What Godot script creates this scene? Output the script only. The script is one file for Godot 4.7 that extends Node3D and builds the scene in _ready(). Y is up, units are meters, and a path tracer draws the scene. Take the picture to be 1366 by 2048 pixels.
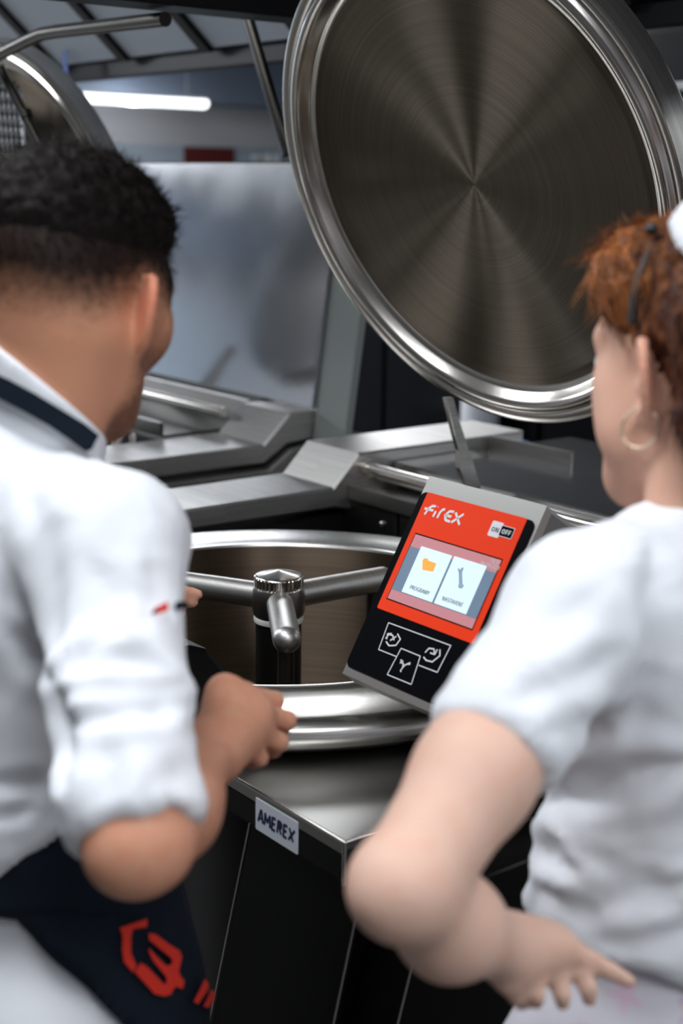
extends Node3D

# ---------------------------------------------------------------- the kitchen's own axes
# a runs along the row of cooking units, b runs from the cooks' side to the back, y is up.
# They start below the middle of the round kettle.
const ORIGIN := Vector3(-0.097, 0.0, -2.13)
const TURN := -51.67
var turn := Basis(Vector3.UP, deg_to_rad(TURN))
var taken := {}
var M := {}
var rng := RandomNumberGenerator.new()

func _ready() -> void:
	# ---- camera
	var cam := Camera3D.new()
	cam.name = "Camera"
	add_child(cam)
	var att := CameraAttributesPhysical.new()
	att.frustum_focal_length = 33.0
	att.frustum_focus_distance = 1.95
	att.exposure_aperture = 2.4
	cam.attributes = att
	cam.position = Vector3(0, 1.69, 0)
	cam.rotation_degrees = Vector3(-13.2, 0, 0.86)
	cam.near = 0.05
	cam.current = true
	# ---- sky and exposure: a closed room, no daylight
	var env := Environment.new()
	env.background_mode = Environment.BG_COLOR
	env.background_color = Color(0.02, 0.02, 0.022)
	env.tonemap_mode = Environment.TONE_MAPPER_LINEAR
	env.tonemap_exposure = 1.0
	env.sdfgi_enabled = true
	env.ssao_enabled = true
	env.ssil_enabled = true
	var we := WorldEnvironment.new()
	we.name = "World"
	we.environment = env
	add_child(we)
	wob.seed = 7
	wob.frequency = 1.0
	wob.fractal_octaves = 2
	wob.noise_type = FastNoiseLite.TYPE_SIMPLEX_SMOOTH
	make_materials()
	people_materials()
	# ---- ceiling lights
	var k := 3.3
	light_panel(0.5, -1.15, 2.88, 1.5, 0.6, k, "ceiling light panel above the two cooks, in front of the kettle")
	light_panel(2.6, -1.15, 2.88, 1.5, 0.6, k, "ceiling light panel over the aisle behind the photographer")
	light_panel(-1.9, -1.0, 2.88, 1.5, 0.6, k, "ceiling light panel over the aisle in front of the second kettle")
	light_panel(-4.6, -1.0, 2.88, 1.2, 0.6, k, "ceiling light panel over the far half of the cooks' aisle")
	light_panel(-7.8, -1.3, 2.88, 2.4, 1.0, k * 5.0, "ceiling light panel beyond the end of the hood")
	light_panel(2.6, 1.4, 2.88, 1.5, 0.6, k, "ceiling light panel at the open end of the row")
	light_panel(2.6, 4.2, 2.88, 1.5, 0.6, k, "ceiling light panel in the back corner by the right wall")
	light_panel(-0.6, 5.4, 2.88, 1.2, 0.6, k, "ceiling light panel behind the dark oven, nearer the right wall")
	light_panel(-3.7, 2.55, 2.88, 2.4, 1.0, k * 1.2, "large ceiling light panel behind the hood, nearer the hood")
	light_panel(-6.4, 3.6, 2.88, 1.8, 0.9, k * 0.8, "large ceiling light panel behind the hood, towards the far wall")
	# ---- structure, then things
	build_room()
	build_hood()
	build_kettles()
	build_console()
	build_background()
	build_cook()
	build_visitor()

func L(a: float, b: float, y: float) -> Vector3:      # a point in the unit's axes
	return Vector3(a, y, -b)

func world_at(a: float, b: float, y: float) -> Vector3:
	return ORIGIN + turn * L(a, b, y)

# ---------------------------------------------------------------- tree helpers
func numbered(called: String) -> String:
	if not taken.has(called):
		taken[called] = 0
		return called
	taken[called] += 1
	return "%s_%03d" % [called, taken[called]]

func tag(o: Node3D, label: String, category: String, group := "") -> Node3D:
	o.set_meta("label", label)
	o.set_meta("category", category)
	if group != "":
		o.set_meta("group", group)
	return o

# a thing of the kitchen: a node at (a, b, y), turned like the row
func thing(called: String, label: String, category: String, a: float, b: float, y := 0.0, group := "") -> Node3D:
	var o := Node3D.new()
	o.name = numbered(called)
	add_child(o)
	o.transform = Transform3D(turn, world_at(a, b, y))
	tag(o, label, category, group)
	return o

func part(called: String, mb: MB, mat: Material, parent: Node, label := "") -> MeshInstance3D:
	var o := MeshInstance3D.new()
	o.name = called
	o.mesh = mb.mesh()
	o.material_override = null
	for i in o.mesh.get_surface_count():
		o.mesh.surface_set_material(i, mat)
	o.cast_shadow = GeometryInstance3D.SHADOW_CASTING_SETTING_ON
	parent.add_child(o, true)
	if label != "":
		o.set_meta("label", label)
	return o

func struct(called: String, mb: MB, mat: Material, at := Transform3D()) -> MeshInstance3D:
	var o := part(called, mb, mat, self)
	o.transform = at
	o.set_meta("kind", "structure")
	return o

# ---------------------------------------------------------------- mesh builder
class MB:
	var v := PackedVector3Array()
	var n := PackedVector3Array()
	var uv := PackedVector2Array()
	var col := PackedColorArray()
	var idx := PackedInt32Array()
	var off := Vector3.ZERO
	var bas := Basis()
	var moved := false

	func at(o: Vector3, b := Basis()) -> MB:
		off = o
		bas = b
		moved = true
		return self

	func vert(p: Vector3, nn: Vector3, t := Vector2.ZERO) -> int:
		v.push_back(off + bas * p if moved else p)
		n.push_back((bas * nn).normalized() if moved else nn)
		uv.push_back(t)
		return v.size() - 1

	func face(i: int, j: int, k: int) -> void:            # wound clockwise as seen from the normals' side
		var g := (v[k] - v[i]).cross(v[j] - v[i])
		if g.dot(n[i] + n[j] + n[k]) < 0.0:
			idx.append_array(PackedInt32Array([i, k, j]))
		else:
			idx.append_array(PackedInt32Array([i, j, k]))

	func tri(a: Vector3, b: Vector3, c: Vector3, out: Vector3) -> void:
		var g := (c - a).cross(b - a)
		if g.length() < 1e-14:
			return
		g = g.normalized()
		if g.dot(out) < 0.0:
			g = -g
		face(vert(a, g, Vector2(a.x, a.z)), vert(b, g, Vector2(b.x, b.z)), vert(c, g, Vector2(c.x, c.z)))

	func quad(a: Vector3, b: Vector3, c: Vector3, d: Vector3, out: Vector3) -> void:
		var g := (c - a).cross(b - d).normalized()
		if g.dot(out) < 0.0:
			g = -g
		var i := vert(a, g, Vector2(0, 0))
		var j := vert(b, g, Vector2(1, 0))
		var k := vert(c, g, Vector2(1, 1))
		var l := vert(d, g, Vector2(0, 1))
		face(i, j, k)
		face(i, k, l)

	# a solid of outline pts (x, y), from z0 to z1, with its rims chamfered by bev
	func prism(pts: PackedVector2Array, z0: float, z1: float, bev := 0.0, b := Basis(), o := Vector3.ZERO) -> MB:
		var keep_o := off
		var keep_b := bas
		var keep_m := moved
		at(keep_o + keep_b * o, keep_b * b)
		var p := pts.duplicate()
		var area := 0.0
		for i in p.size():
			area += p[i].cross(p[(i + 1) % p.size()])
		if area < 0.0:
			p.reverse()
		var m := p.size()
		var inn := PackedVector2Array()
		for i in m:
			var e0 := (p[i] - p[(i + m - 1) % m]).normalized()
			var e1 := (p[(i + 1) % m] - p[i]).normalized()
			var n0 := Vector2(-e0.y, e0.x)
			var n1 := Vector2(-e1.y, e1.x)
			var bi := (n0 + n1)
			var s := bev / maxf(0.35, 1.0 + n0.dot(n1))
			inn.push_back(p[i] + bi * s)
		var zb := minf(z0, z1)
		var zt := maxf(z0, z1)
		for i in m:
			var j := (i + 1) % m
			var out := Vector3((p[j] - p[i]).y, -(p[j] - p[i]).x, 0).normalized()
			if p[i].distance_to(p[j]) < 1e-7:
				continue
			quad(Vector3(p[i].x, p[i].y, zb + bev), Vector3(p[j].x, p[j].y, zb + bev), Vector3(p[j].x, p[j].y, zt - bev), Vector3(p[i].x, p[i].y, zt - bev), out)
			if bev > 0.0:
				quad(Vector3(p[i].x, p[i].y, zt - bev), Vector3(p[j].x, p[j].y, zt - bev), Vector3(inn[j].x, inn[j].y, zt), Vector3(inn[i].x, inn[i].y, zt), out + Vector3(0, 0, 1))
				quad(Vector3(p[i].x, p[i].y, zb + bev), Vector3(p[j].x, p[j].y, zb + bev), Vector3(inn[j].x, inn[j].y, zb), Vector3(inn[i].x, inn[i].y, zb), out - Vector3(0, 0, 1))
		var cap := inn if bev > 0.0 else p
		var t := Geometry2D.triangulate_polygon(cap)
		for i in range(0, t.size(), 3):
			for z: float in [zb, zt]:
				tri(Vector3(cap[t[i]].x, cap[t[i]].y, z), Vector3(cap[t[i + 1]].x, cap[t[i + 1]].y, z), Vector3(cap[t[i + 2]].x, cap[t[i + 2]].y, z), Vector3(0, 0, 1 if z == zt else -1))
		off = keep_o
		bas = keep_b
		moved = keep_m
		return self

	# a box with its twelve edges chamfered
	func box(c: Vector3, s: Vector3, bev := 0.002, b := Basis()) -> MB:
		var h := s * 0.5
		bev = minf(bev, minf(h.x, minf(h.y, h.z)) * 0.9)
		var keep_o := off
		var keep_b := bas
		var keep_m := moved
		at(keep_o + keep_b * c, keep_b * b)
		for ax in 3:
			var u := (ax + 1) % 3
			var w := (ax + 2) % 3
			for sg: float in [-1.0, 1.0]:
				var q: Array[Vector3] = []
				for k in 4:
					var p := Vector3.ZERO
					p[ax] = sg * h[ax]
					p[u] = (h[u] - bev) * (1.0 if k == 1 or k == 2 else -1.0)
					p[w] = (h[w] - bev) * (1.0 if k >= 2 else -1.0)
					q.push_back(p)
				var out := Vector3.ZERO
				out[ax] = sg
				quad(q[0], q[1], q[2], q[3], out)
			if bev > 0.0:
				for su: float in [-1.0, 1.0]:
					for sw: float in [-1.0, 1.0]:
						var q2: Array[Vector3] = []
						for k in 4:
							var p := Vector3.ZERO
							p[ax] = (h[ax] - bev) * (1.0 if k == 1 or k == 2 else -1.0)
							p[u] = su * (h[u] if k < 2 else h[u] - bev)
							p[w] = sw * (h[w] - bev if k < 2 else h[w])
							q2.push_back(p)
						var out := Vector3.ZERO
						out[u] = su
						out[w] = sw
						quad(q2[0], q2[1], q2[2], q2[3], out)
		if bev > 0.0:
			for k in 8:
				var sg := Vector3(1 if k & 1 else -1, 1 if k & 2 else -1, 1 if k & 4 else -1)
				tri(sg * Vector3(h.x, h.y - bev, h.z - bev), sg * Vector3(h.x - bev, h.y, h.z - bev), sg * Vector3(h.x - bev, h.y - bev, h.z), sg)
		off = keep_o
		bas = keep_b
		moved = keep_m
		return self

	# a body of revolution round y of the profile (r, y); corners sharper than 40 degrees stay sharp.
	# u runs along the profile (metres), v round it
	func lathe(prof: PackedVector2Array, segs := 96, arc := TAU) -> MB:
		var m := prof.size()
		var len_ := 0.0
		for i in m - 1:
			var a := prof[i]
			var b := prof[i + 1]
			var d := (b - a)
			if d.length() < 1e-8:
				continue
			var nn := Vector2(d.y, -d.x).normalized()
			var n0 := nn
			var n1 := nn
			if i > 0:
				var dp := prof[i] - prof[i - 1]
				var np_ := Vector2(dp.y, -dp.x).normalized()
				if np_.dot(nn) > 0.77:
					n0 = (np_ + nn).normalized()
			if i < m - 2:
				var dn := prof[i + 2] - prof[i + 1]
				var nn2 := Vector2(dn.y, -dn.x).normalized()
				if nn2.dot(nn) > 0.77:
					n1 = (nn2 + nn).normalized()
			var first := v.size()
			for k in segs + 1:
				var t := arc * k / segs
				var cs := cos(t)
				var sn := sin(t)
				vert(Vector3(a.x * cs, a.y, a.x * sn), Vector3(n0.x * cs, n0.y, n0.x * sn), Vector2(len_, t / TAU))
				vert(Vector3(b.x * cs, b.y, b.x * sn), Vector3(n1.x * cs, n1.y, n1.x * sn), Vector2(len_ + d.length(), t / TAU))
			for k in segs:
				var o := first + k * 2
				face(o, o + 1, o + 3)
				face(o, o + 3, o + 2)
			len_ += d.length()
		return self

	# a round bar through pts; radius may vary; ends closed (round > 0 rounds the last end)
	func tube(pts: PackedVector3Array, radii: Variant, sides := 16, round_end := false, round_start := false, flat := 1.0, up_hint := Vector3.ZERO) -> MB:
		var P := pts.duplicate()
		var R := PackedFloat32Array()
		for i in pts.size():
			R.push_back(radii if radii is float else radii[i])
		if round_end:
			var d := (P[P.size() - 1] - P[P.size() - 2]).normalized()
			var e := P[P.size() - 1]
			var r := R[R.size() - 1]
			for k in range(1, 7):
				P.push_back(e + d * r * sin(PI / 2 * k / 6.0))
				R.push_back(maxf(r * cos(PI / 2 * k / 6.0), 1e-5))
		if round_start:
			var d := (P[0] - P[1]).normalized()
			var e := P[0]
			var r := R[0]
			for k in range(1, 7):
				P.insert(0, e + d * r * sin(PI / 2 * k / 6.0))
				R.insert(0, maxf(r * cos(PI / 2 * k / 6.0), 1e-5))
		var m := P.size()
		var T: Array[Vector3] = []
		for i in m:
			T.push_back((P[mini(i + 1, m - 1)] - P[maxi(i - 1, 0)]).normalized())
		var u := up_hint
		if u == Vector3.ZERO:
			u = Vector3.UP if absf(T[0].y) < 0.9 else Vector3.RIGHT
		u = (u - T[0] * u.dot(T[0])).normalized()
		var first := v.size()
		for i in m:
			u = (u - T[i] * u.dot(T[i])).normalized()
			var w := T[i].cross(u)
			var slope := 0.0
			if i > 0 and i < m - 1:
				slope = -(R[i + 1] - R[i - 1]) / maxf(P[i + 1].distance_to(P[i - 1]), 1e-6)
			elif i == m - 1 and round_end or i == 0 and round_start:
				slope = 50.0 if i else -50.0
			for k in sides:
				var t := TAU * k / sides
				var dir := u * cos(t) + w * sin(t) * flat
				var nn := (u * cos(t) * flat + w * sin(t)).normalized()
				vert(P[i] + dir * R[i], (nn + T[i] * slope).normalized(), Vector2(float(k) / sides, float(i)))
		for i in m - 1:
			for k in sides:
				var a := first + i * sides + k
				var b := first + i * sides + (k + 1) % sides
				face(a, b, b + sides)
				face(a, b + sides, a + sides)
		for e in 2:
			var i := 0 if e == 0 else m - 1
			var c := vert(P[i], T[i] * (-1.0 if e == 0 else 1.0))
			var ring := PackedInt32Array()
			for k in sides:
				ring.push_back(vert(_un(v[first + i * sides + k]), T[i] * (-1.0 if e == 0 else 1.0)))
			for k in sides:
				face(c, ring[k], ring[(k + 1) % sides])
		return self

	func _un(p: Vector3) -> Vector3:
		return bas.inverse() * (p - off) if moved else p

	func add(o: MB) -> MB:
		var f := v.size()
		v.append_array(o.v)
		n.append_array(o.n)
		uv.append_array(o.uv)
		col.append_array(o.col)
		for i in o.idx:
			idx.push_back(i + f)
		return self

	func mesh() -> ArrayMesh:
		var a := []
		a.resize(Mesh.ARRAY_MAX)
		a[Mesh.ARRAY_VERTEX] = v
		a[Mesh.ARRAY_NORMAL] = n
		if uv.size() == v.size():
			a[Mesh.ARRAY_TEX_UV] = uv
		if col.size() == v.size():
			a[Mesh.ARRAY_COLOR] = col
		a[Mesh.ARRAY_INDEX] = idx
		var m := ArrayMesh.new()
		m.add_surface_from_arrays(Mesh.PRIMITIVE_TRIANGLES, a)
		return m

static func rect(x0: float, y0: float, x1: float, y1: float, r := 0.0) -> PackedVector2Array:
	var p := PackedVector2Array()
	if r <= 0.0:
		return PackedVector2Array([Vector2(x0, y0), Vector2(x1, y0), Vector2(x1, y1), Vector2(x0, y1)])
	var cs := [[x1 - r, y0 + r, -90.0], [x1 - r, y1 - r, 0.0], [x0 + r, y1 - r, 90.0], [x0 + r, y0 + r, 180.0]]
	for c in cs:
		for k in 7:
			var t := deg_to_rad(c[2] + 15.0 * k)
			p.push_back(Vector2(c[0] + r * cos(t), c[1] + r * sin(t)))
	return p

# a line of width w through pts, as a thin solid on the plane z
func stroke(mb: MB, pts: PackedVector2Array, w: float, z0: float, z1: float, closed := false) -> void:
	if closed:
		var q := pts.duplicate()
		q.push_back(pts[0])
		for i in q.size() - 1:
			stroke(mb, PackedVector2Array([q[i], q[i + 1]]), w, z0, z1)
		return
	for poly in Geometry2D.offset_polyline(pts, w * 0.5, Geometry2D.JOIN_ROUND, Geometry2D.END_ROUND):
		if not Geometry2D.is_polygon_clockwise(poly):
			mb.prism(poly, z0, z1)

# lettering: a thin solid of the words, its middle at the origin of the plane
func words(text: String, height: float, bold: bool, depth := 0.0004) -> MB:
	var f := SystemFont.new()
	f.font_names = PackedStringArray(["Droid Sans"])
	f.font_weight = 700 if bold else 400
	var t := TextMesh.new()
	t.text = text
	t.font = f
	t.font_size = 32
	t.depth = depth
	t.pixel_size = height / 24.0
	t.curve_step = 1.0
	var mb := MB.new()
	var a := t.get_mesh_arrays()
	mb.v = a[Mesh.ARRAY_VERTEX]
	mb.n = a[Mesh.ARRAY_NORMAL]
	mb.uv.resize(mb.v.size())
	if a[Mesh.ARRAY_INDEX] != null:
		mb.idx = a[Mesh.ARRAY_INDEX]
	else:
		mb.idx = PackedInt32Array(range(mb.v.size()))
	return mb

func shifted(src: MB, t: Transform3D) -> MB:
	var o := MB.new()
	for i in src.v.size():
		o.v.push_back(t * src.v[i])
		o.n.push_back((t.basis * src.n[i]).normalized())
	o.uv = src.uv.duplicate()
	o.col = src.col.duplicate()
	o.idx = src.idx.duplicate()
	return o

# ---------------------------------------------------------------- soft bodies: a field of joined shapes, meshed as surface nets
class Field:
	var A: Array[Vector3] = []
	var D: Array[Vector3] = []          # axis, from A
	var L2 := PackedFloat32Array()
	var RA := PackedFloat32Array()
	var RB := PackedFloat32Array()
	var K := PackedFloat32Array()
	var OP := PackedInt32Array()        # 0 joins, 1 cuts away, 2 keeps the side behind a plane
	var S: Array[Basis] = []
	var HAS := PackedInt32Array()

	func _add(a: Vector3, b: Vector3, ra: float, rb: float, k: float, op: int, s := Basis(), has := 0) -> void:
		A.push_back(a)
		D.push_back(s * (b - a) if has else b - a)
		L2.push_back(maxf(D[D.size() - 1].length_squared(), 1e-12))
		RA.push_back(ra)
		RB.push_back(rb)
		K.push_back(k)
		OP.push_back(op)
		S.push_back(s)
		HAS.push_back(has)

	func cap(a: Vector3, b: Vector3, ra: float, rb: float, k := 0.02, op := 0) -> Field:
		_add(a, b, ra, rb, k, op)
		return self

	func ball(c: Vector3, r: float, k := 0.02, op := 0) -> Field:
		_add(c, c, r, r, k, op)
		return self

	# a ball or bar squeezed along the axes of rot: radii are (rx, ry, rz) x r, all factors >= 1
	func squeezed(a: Vector3, b: Vector3, ra: float, rb: float, fac: Vector3, rot: Basis, k := 0.02, op := 0) -> Field:
		var s := Basis.from_scale(Vector3.ONE / fac) * rot.inverse()
		_add(a, b, ra, rb, k, op, s, 1)
		return self

	func egg(c: Vector3, radii: Vector3, rot := Basis(), k := 0.02, op := 0) -> Field:
		var m := minf(radii.x, minf(radii.y, radii.z))
		return squeezed(c, c, m, m, radii / m, rot, k, op)

	func keep_below(p: Vector3, n: Vector3, k := 0.002) -> Field:
		_add(p, p + n.normalized(), 0.0, 0.0, k, 2)
		return self

	func chain(pts: Array, radii: Array, k := 0.01) -> Field:
		for i in pts.size() - 1:
			cap(pts[i], pts[i + 1], radii[i], radii[i + 1], k)
		return self

	func one(i: int, p: Vector3) -> float:
		var q := p - A[i]
		if HAS[i]:
			q = S[i] * q
		var d := D[i]
		if OP[i] == 2:
			return q.dot(d)
		var h := clampf(q.dot(d) / L2[i], 0.0, 1.0)
		return (q - d * h).length() - lerpf(RA[i], RB[i], h)

	func dist(p: Vector3, which: PackedInt32Array) -> float:
		var r := 1e3
		for i in which:
			var q := p - A[i]
			if HAS[i]:
				q = S[i] * q
			var d := D[i]
			var op := OP[i]
			var k := K[i]
			if op == 2:
				var e := q.dot(d)
				var g := maxf(k - absf(r - e), 0.0)
				r = maxf(r, e) + g * g * 0.25 / k
				continue
			var h := clampf(q.dot(d) / L2[i], 0.0, 1.0)
			var f := (q - d * h).length() - (RA[i] + (RB[i] - RA[i]) * h)
			if op == 1:
				var g := maxf(k - absf(r + f), 0.0)
				r = maxf(r, -f) + g * g * 0.25 / k
			else:
				var g := maxf(k - absf(r - f), 0.0)
				r = minf(r, f) - g * g * 0.25 / k
		return r

	func all() -> PackedInt32Array:
		return PackedInt32Array(range(A.size()))

	# march from p along dir to the surface
	func hit(p: Vector3, dir: Vector3, far := 1.0) -> Vector3:
		var w := all()
		var t := 0.0
		for i in 90:
			var d := dist(p + dir * t, w)
			t += d
			if absf(d) < 0.0003 or t > far:
				break
		return p + dir * t

	func grad(p: Vector3, which: PackedInt32Array) -> Vector3:
		var e := 0.0015
		return Vector3(dist(p + Vector3(e, 0, 0), which) - dist(p - Vector3(e, 0, 0), which), dist(p + Vector3(0, e, 0), which) - dist(p - Vector3(0, e, 0), which), dist(p + Vector3(0, 0, e), which) - dist(p - Vector3(0, 0, e), which)).normalized()

	# the surface inside the box lo..hi, in cells of the size c
	func net(c: float, lo: Vector3, hi: Vector3) -> MB:
		const N := 8
		var mb := MB.new()
		var bx := ceili((hi.x - lo.x) / c / N)
		var by := ceili((hi.y - lo.y) / c / N)
		var bz := ceili((hi.z - lo.z) / c / N)
		var nx := bx * N
		var ny := by * N
		var nz := bz * N
		var cell := PackedInt32Array()
		cell.resize(nx * ny * nz)
		cell.fill(-1)
		var edges := PackedInt32Array()
		var R := c * N * 0.8661
		var every := all()
		var n1 := N + 1
		var sam := PackedFloat32Array()
		sam.resize(n1 * n1 * n1)
		var sy := n1
		var sz := n1 * n1
		for kb in bz:
			for jb in by:
				for ib in bx:
					var base := lo + Vector3(ib, jb, kb) * (c * N)
					var mid := base + Vector3.ONE * (c * N * 0.5)
					var dm := dist(mid, every)
					if absf(dm) > R + c:
						continue
					var near := PackedInt32Array()
					for i in A.size():
						var f := one(i, mid)
						if OP[i] == 0:
							if f - R < dm + R + K[i] + 0.002:
								near.push_back(i)
						elif OP[i] == 1:
							if f < R + K[i] + 0.002:
								near.push_back(i)
						elif f > -R - K[i] - 0.002:
							near.push_back(i)
					var o := 0
					var pos := 0
					var neg := 0
					for z in n1:
						for y in n1:
							for x in n1:
								var s := dist(base + Vector3(x, y, z) * c, near)
								sam[o] = s
								o += 1
								if s < 0.0:
									neg += 1
								else:
									pos += 1
					if pos == 0 or neg == 0:
						continue
					for z in N:
						for y in N:
							for x in N:
								o = x + y * sy + z * sz
								var s0 := sam[o]
								var s1 := sam[o + 1]
								var s2 := sam[o + sy]
								var s3 := sam[o + sy + 1]
								var s4 := sam[o + sz]
								var s5 := sam[o + sz + 1]
								var s6 := sam[o + sz + sy]
								var s7 := sam[o + sz + sy + 1]
								var inside := int(s0 < 0) + int(s1 < 0) + int(s2 < 0) + int(s3 < 0) + int(s4 < 0) + int(s5 < 0) + int(s6 < 0) + int(s7 < 0)
								if inside == 0 or inside == 8:
									continue
								var acc := Vector3.ZERO
								var cnt := 0
								if (s0 < 0) != (s1 < 0):
									acc += Vector3(s0 / (s0 - s1), 0, 0)
									cnt += 1
								if (s2 < 0) != (s3 < 0):
									acc += Vector3(s2 / (s2 - s3), 1, 0)
									cnt += 1
								if (s4 < 0) != (s5 < 0):
									acc += Vector3(s4 / (s4 - s5), 0, 1)
									cnt += 1
								if (s6 < 0) != (s7 < 0):
									acc += Vector3(s6 / (s6 - s7), 1, 1)
									cnt += 1
								if (s0 < 0) != (s2 < 0):
									acc += Vector3(0, s0 / (s0 - s2), 0)
									cnt += 1
								if (s1 < 0) != (s3 < 0):
									acc += Vector3(1, s1 / (s1 - s3), 0)
									cnt += 1
								if (s4 < 0) != (s6 < 0):
									acc += Vector3(0, s4 / (s4 - s6), 1)
									cnt += 1
								if (s5 < 0) != (s7 < 0):
									acc += Vector3(1, s5 / (s5 - s7), 1)
									cnt += 1
								if (s0 < 0) != (s4 < 0):
									acc += Vector3(0, 0, s0 / (s0 - s4))
									cnt += 1
								if (s1 < 0) != (s5 < 0):
									acc += Vector3(1, 0, s1 / (s1 - s5))
									cnt += 1
								if (s2 < 0) != (s6 < 0):
									acc += Vector3(0, 1, s2 / (s2 - s6))
									cnt += 1
								if (s3 < 0) != (s7 < 0):
									acc += Vector3(1, 1, s3 / (s3 - s7))
									cnt += 1
								var id := (ib * N + x) + nx * ((jb * N + y) + ny * (kb * N + z))
								cell[id] = mb.v.size()
								mb.v.push_back(base + (Vector3(x, y, z) + acc / cnt) * c)
								if (s0 < 0) != (s1 < 0):
									edges.append_array(PackedInt32Array([id, 0, int(s0 < 0)]))
								if (s0 < 0) != (s2 < 0):
									edges.append_array(PackedInt32Array([id, 1, int(s0 < 0)]))
								if (s0 < 0) != (s4 < 0):
									edges.append_array(PackedInt32Array([id, 2, int(s0 < 0)]))
		var step := [1, nx, nx * ny]
		for e in range(0, edges.size(), 3):
			var id := edges[e]
			var ax := edges[e + 1]
			var u: int = step[(ax + 1) % 3]
			var w: int = step[(ax + 2) % 3]
			if id - u - w < 0:
				continue
			var p := cell[id]
			var q := cell[id - u]
			var r := cell[id - u - w]
			var t := cell[id - w]
			if p < 0 or q < 0 or r < 0 or t < 0:
				continue
			if edges[e + 2]:
				mb.idx.append_array(PackedInt32Array([p, r, q, p, t, r]))
			else:
				mb.idx.append_array(PackedInt32Array([p, q, r, p, r, t]))
		smooth(mb)
		return mb

	static func smooth(mb: MB) -> void:
		mb.n.resize(mb.v.size())
		mb.n.fill(Vector3.ZERO)
		var v := mb.v
		var n := mb.n
		var idx := mb.idx
		for i in range(0, idx.size(), 3):
			var a := idx[i]
			var b := idx[i + 1]
			var c := idx[i + 2]
			var g := (v[c] - v[a]).cross(v[b] - v[a])
			n[a] += g
			n[b] += g
			n[c] += g
		for i in n.size():
			n[i] = n[i].normalized()
		mb.n = n

	# one relaxing pass: every point moves towards the middle of its neighbours
	static func relax(mb: MB, amount := 0.5) -> void:
		var acc := PackedVector3Array()
		acc.resize(mb.v.size())
		acc.fill(Vector3.ZERO)
		var cnt := PackedFloat32Array()
		cnt.resize(mb.v.size())
		var idx := mb.idx
		for i in range(0, idx.size(), 3):
			for k in 3:
				var a := idx[i + k]
				acc[a] += mb.v[idx[i + (k + 1) % 3]]
				cnt[a] += 1.0
		for i in mb.v.size():
			if cnt[i] > 0.0:
				mb.v[i] = mb.v[i].lerp(acc[i] / cnt[i], amount)
		smooth(mb)

func paint(mb: MB, how: Callable) -> void:
	mb.col.resize(mb.v.size())
	for i in mb.v.size():
		mb.col[i] = how.call(mb.v[i], mb.n[i])

func push(mb: MB, how: Callable) -> void:              # moves every point along its normal
	for i in mb.v.size():
		mb.v[i] += mb.n[i] * how.call(mb.v[i], mb.n[i])
	Field.smooth(mb)

func moved_by(mb: MB, d: Vector3) -> MB:
	for i in mb.v.size():
		mb.v[i] += d
	return mb

# flat print on a soft body: the outline (in the plane of x, y through o) is laid on the field along -z
func print_on(f: Field, mb: MB, poly: PackedVector2Array, o: Vector3, b: Basis, lift := 0.0012, cell := 0.006) -> void:
	var r := Rect2(poly[0], Vector2.ZERO)
	for p in poly:
		r = r.expand(p)
	var nx := ceili(r.size.x / cell)
	var ny := ceili(r.size.y / cell)
	for j in ny:
		for i in nx:
			var q := rect(r.position.x + i * cell, r.position.y + j * cell, r.position.x + (i + 1) * cell, r.position.y + (j + 1) * cell)
			for piece in Geometry2D.intersect_polygons(q, poly):
				var t := Geometry2D.triangulate_polygon(piece)
				var ids := PackedInt32Array()
				for p in piece:
					var h := f.hit(o + b * Vector3(p.x, p.y, 0), -b.z, 0.6)
					var g := f.grad(h, f.all())
					mb.v.push_back(h + g * lift)
					mb.n.push_back(g)
					ids.push_back(mb.v.size() - 1)
				for k in range(0, t.size(), 3):
					mb.face(ids[t[k]], ids[t[k + 1]], ids[t[k + 2]])

# ---------------------------------------------------------------- materials
func mat(c: Color, rough: float, metal := 0.0) -> StandardMaterial3D:
	var m := StandardMaterial3D.new()
	m.albedo_color = c
	m.roughness = rough
	m.metallic = metal
	return m

func noise_tex(freq: float, oct: int, lo: float, hi: float, seed_: int, size := 256, normal := false) -> NoiseTexture2D:
	var f := FastNoiseLite.new()
	f.seed = seed_
	f.frequency = freq
	f.fractal_octaves = oct
	f.noise_type = FastNoiseLite.TYPE_SIMPLEX_SMOOTH
	var t := NoiseTexture2D.new()
	t.noise = f
	t.width = size
	t.height = size
	t.seamless = true
	if normal:
		t.as_normal_map = true
		t.bump_strength = 2.0
	else:
		var g := Gradient.new()
		g.set_color(0, Color(lo, lo, lo))
		g.set_color(1, Color(hi, hi, hi))
		t.color_ramp = g
	return t

# fine parallel grinding lines, as grey values round mid
func brushed(seed_: int, w: int, h: int, lo: float, hi: float, run: int) -> ImageTexture:
	var r := RandomNumberGenerator.new()
	r.seed = seed_
	var im := Image.create(w, h, false, Image.FORMAT_RGB8)
	for y in h:
		var g := r.randf()
		var left := 0
		for x in w:
			if left <= 0:
				g = lerpf(g, r.randf(), 0.55)
				left = r.randi_range(run / 2, run)
			left -= 1
			var k := lerpf(lo, hi, g)
			im.set_pixel(x, y, Color(k, k, k))
	return ImageTexture.create_from_image(im)

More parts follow.
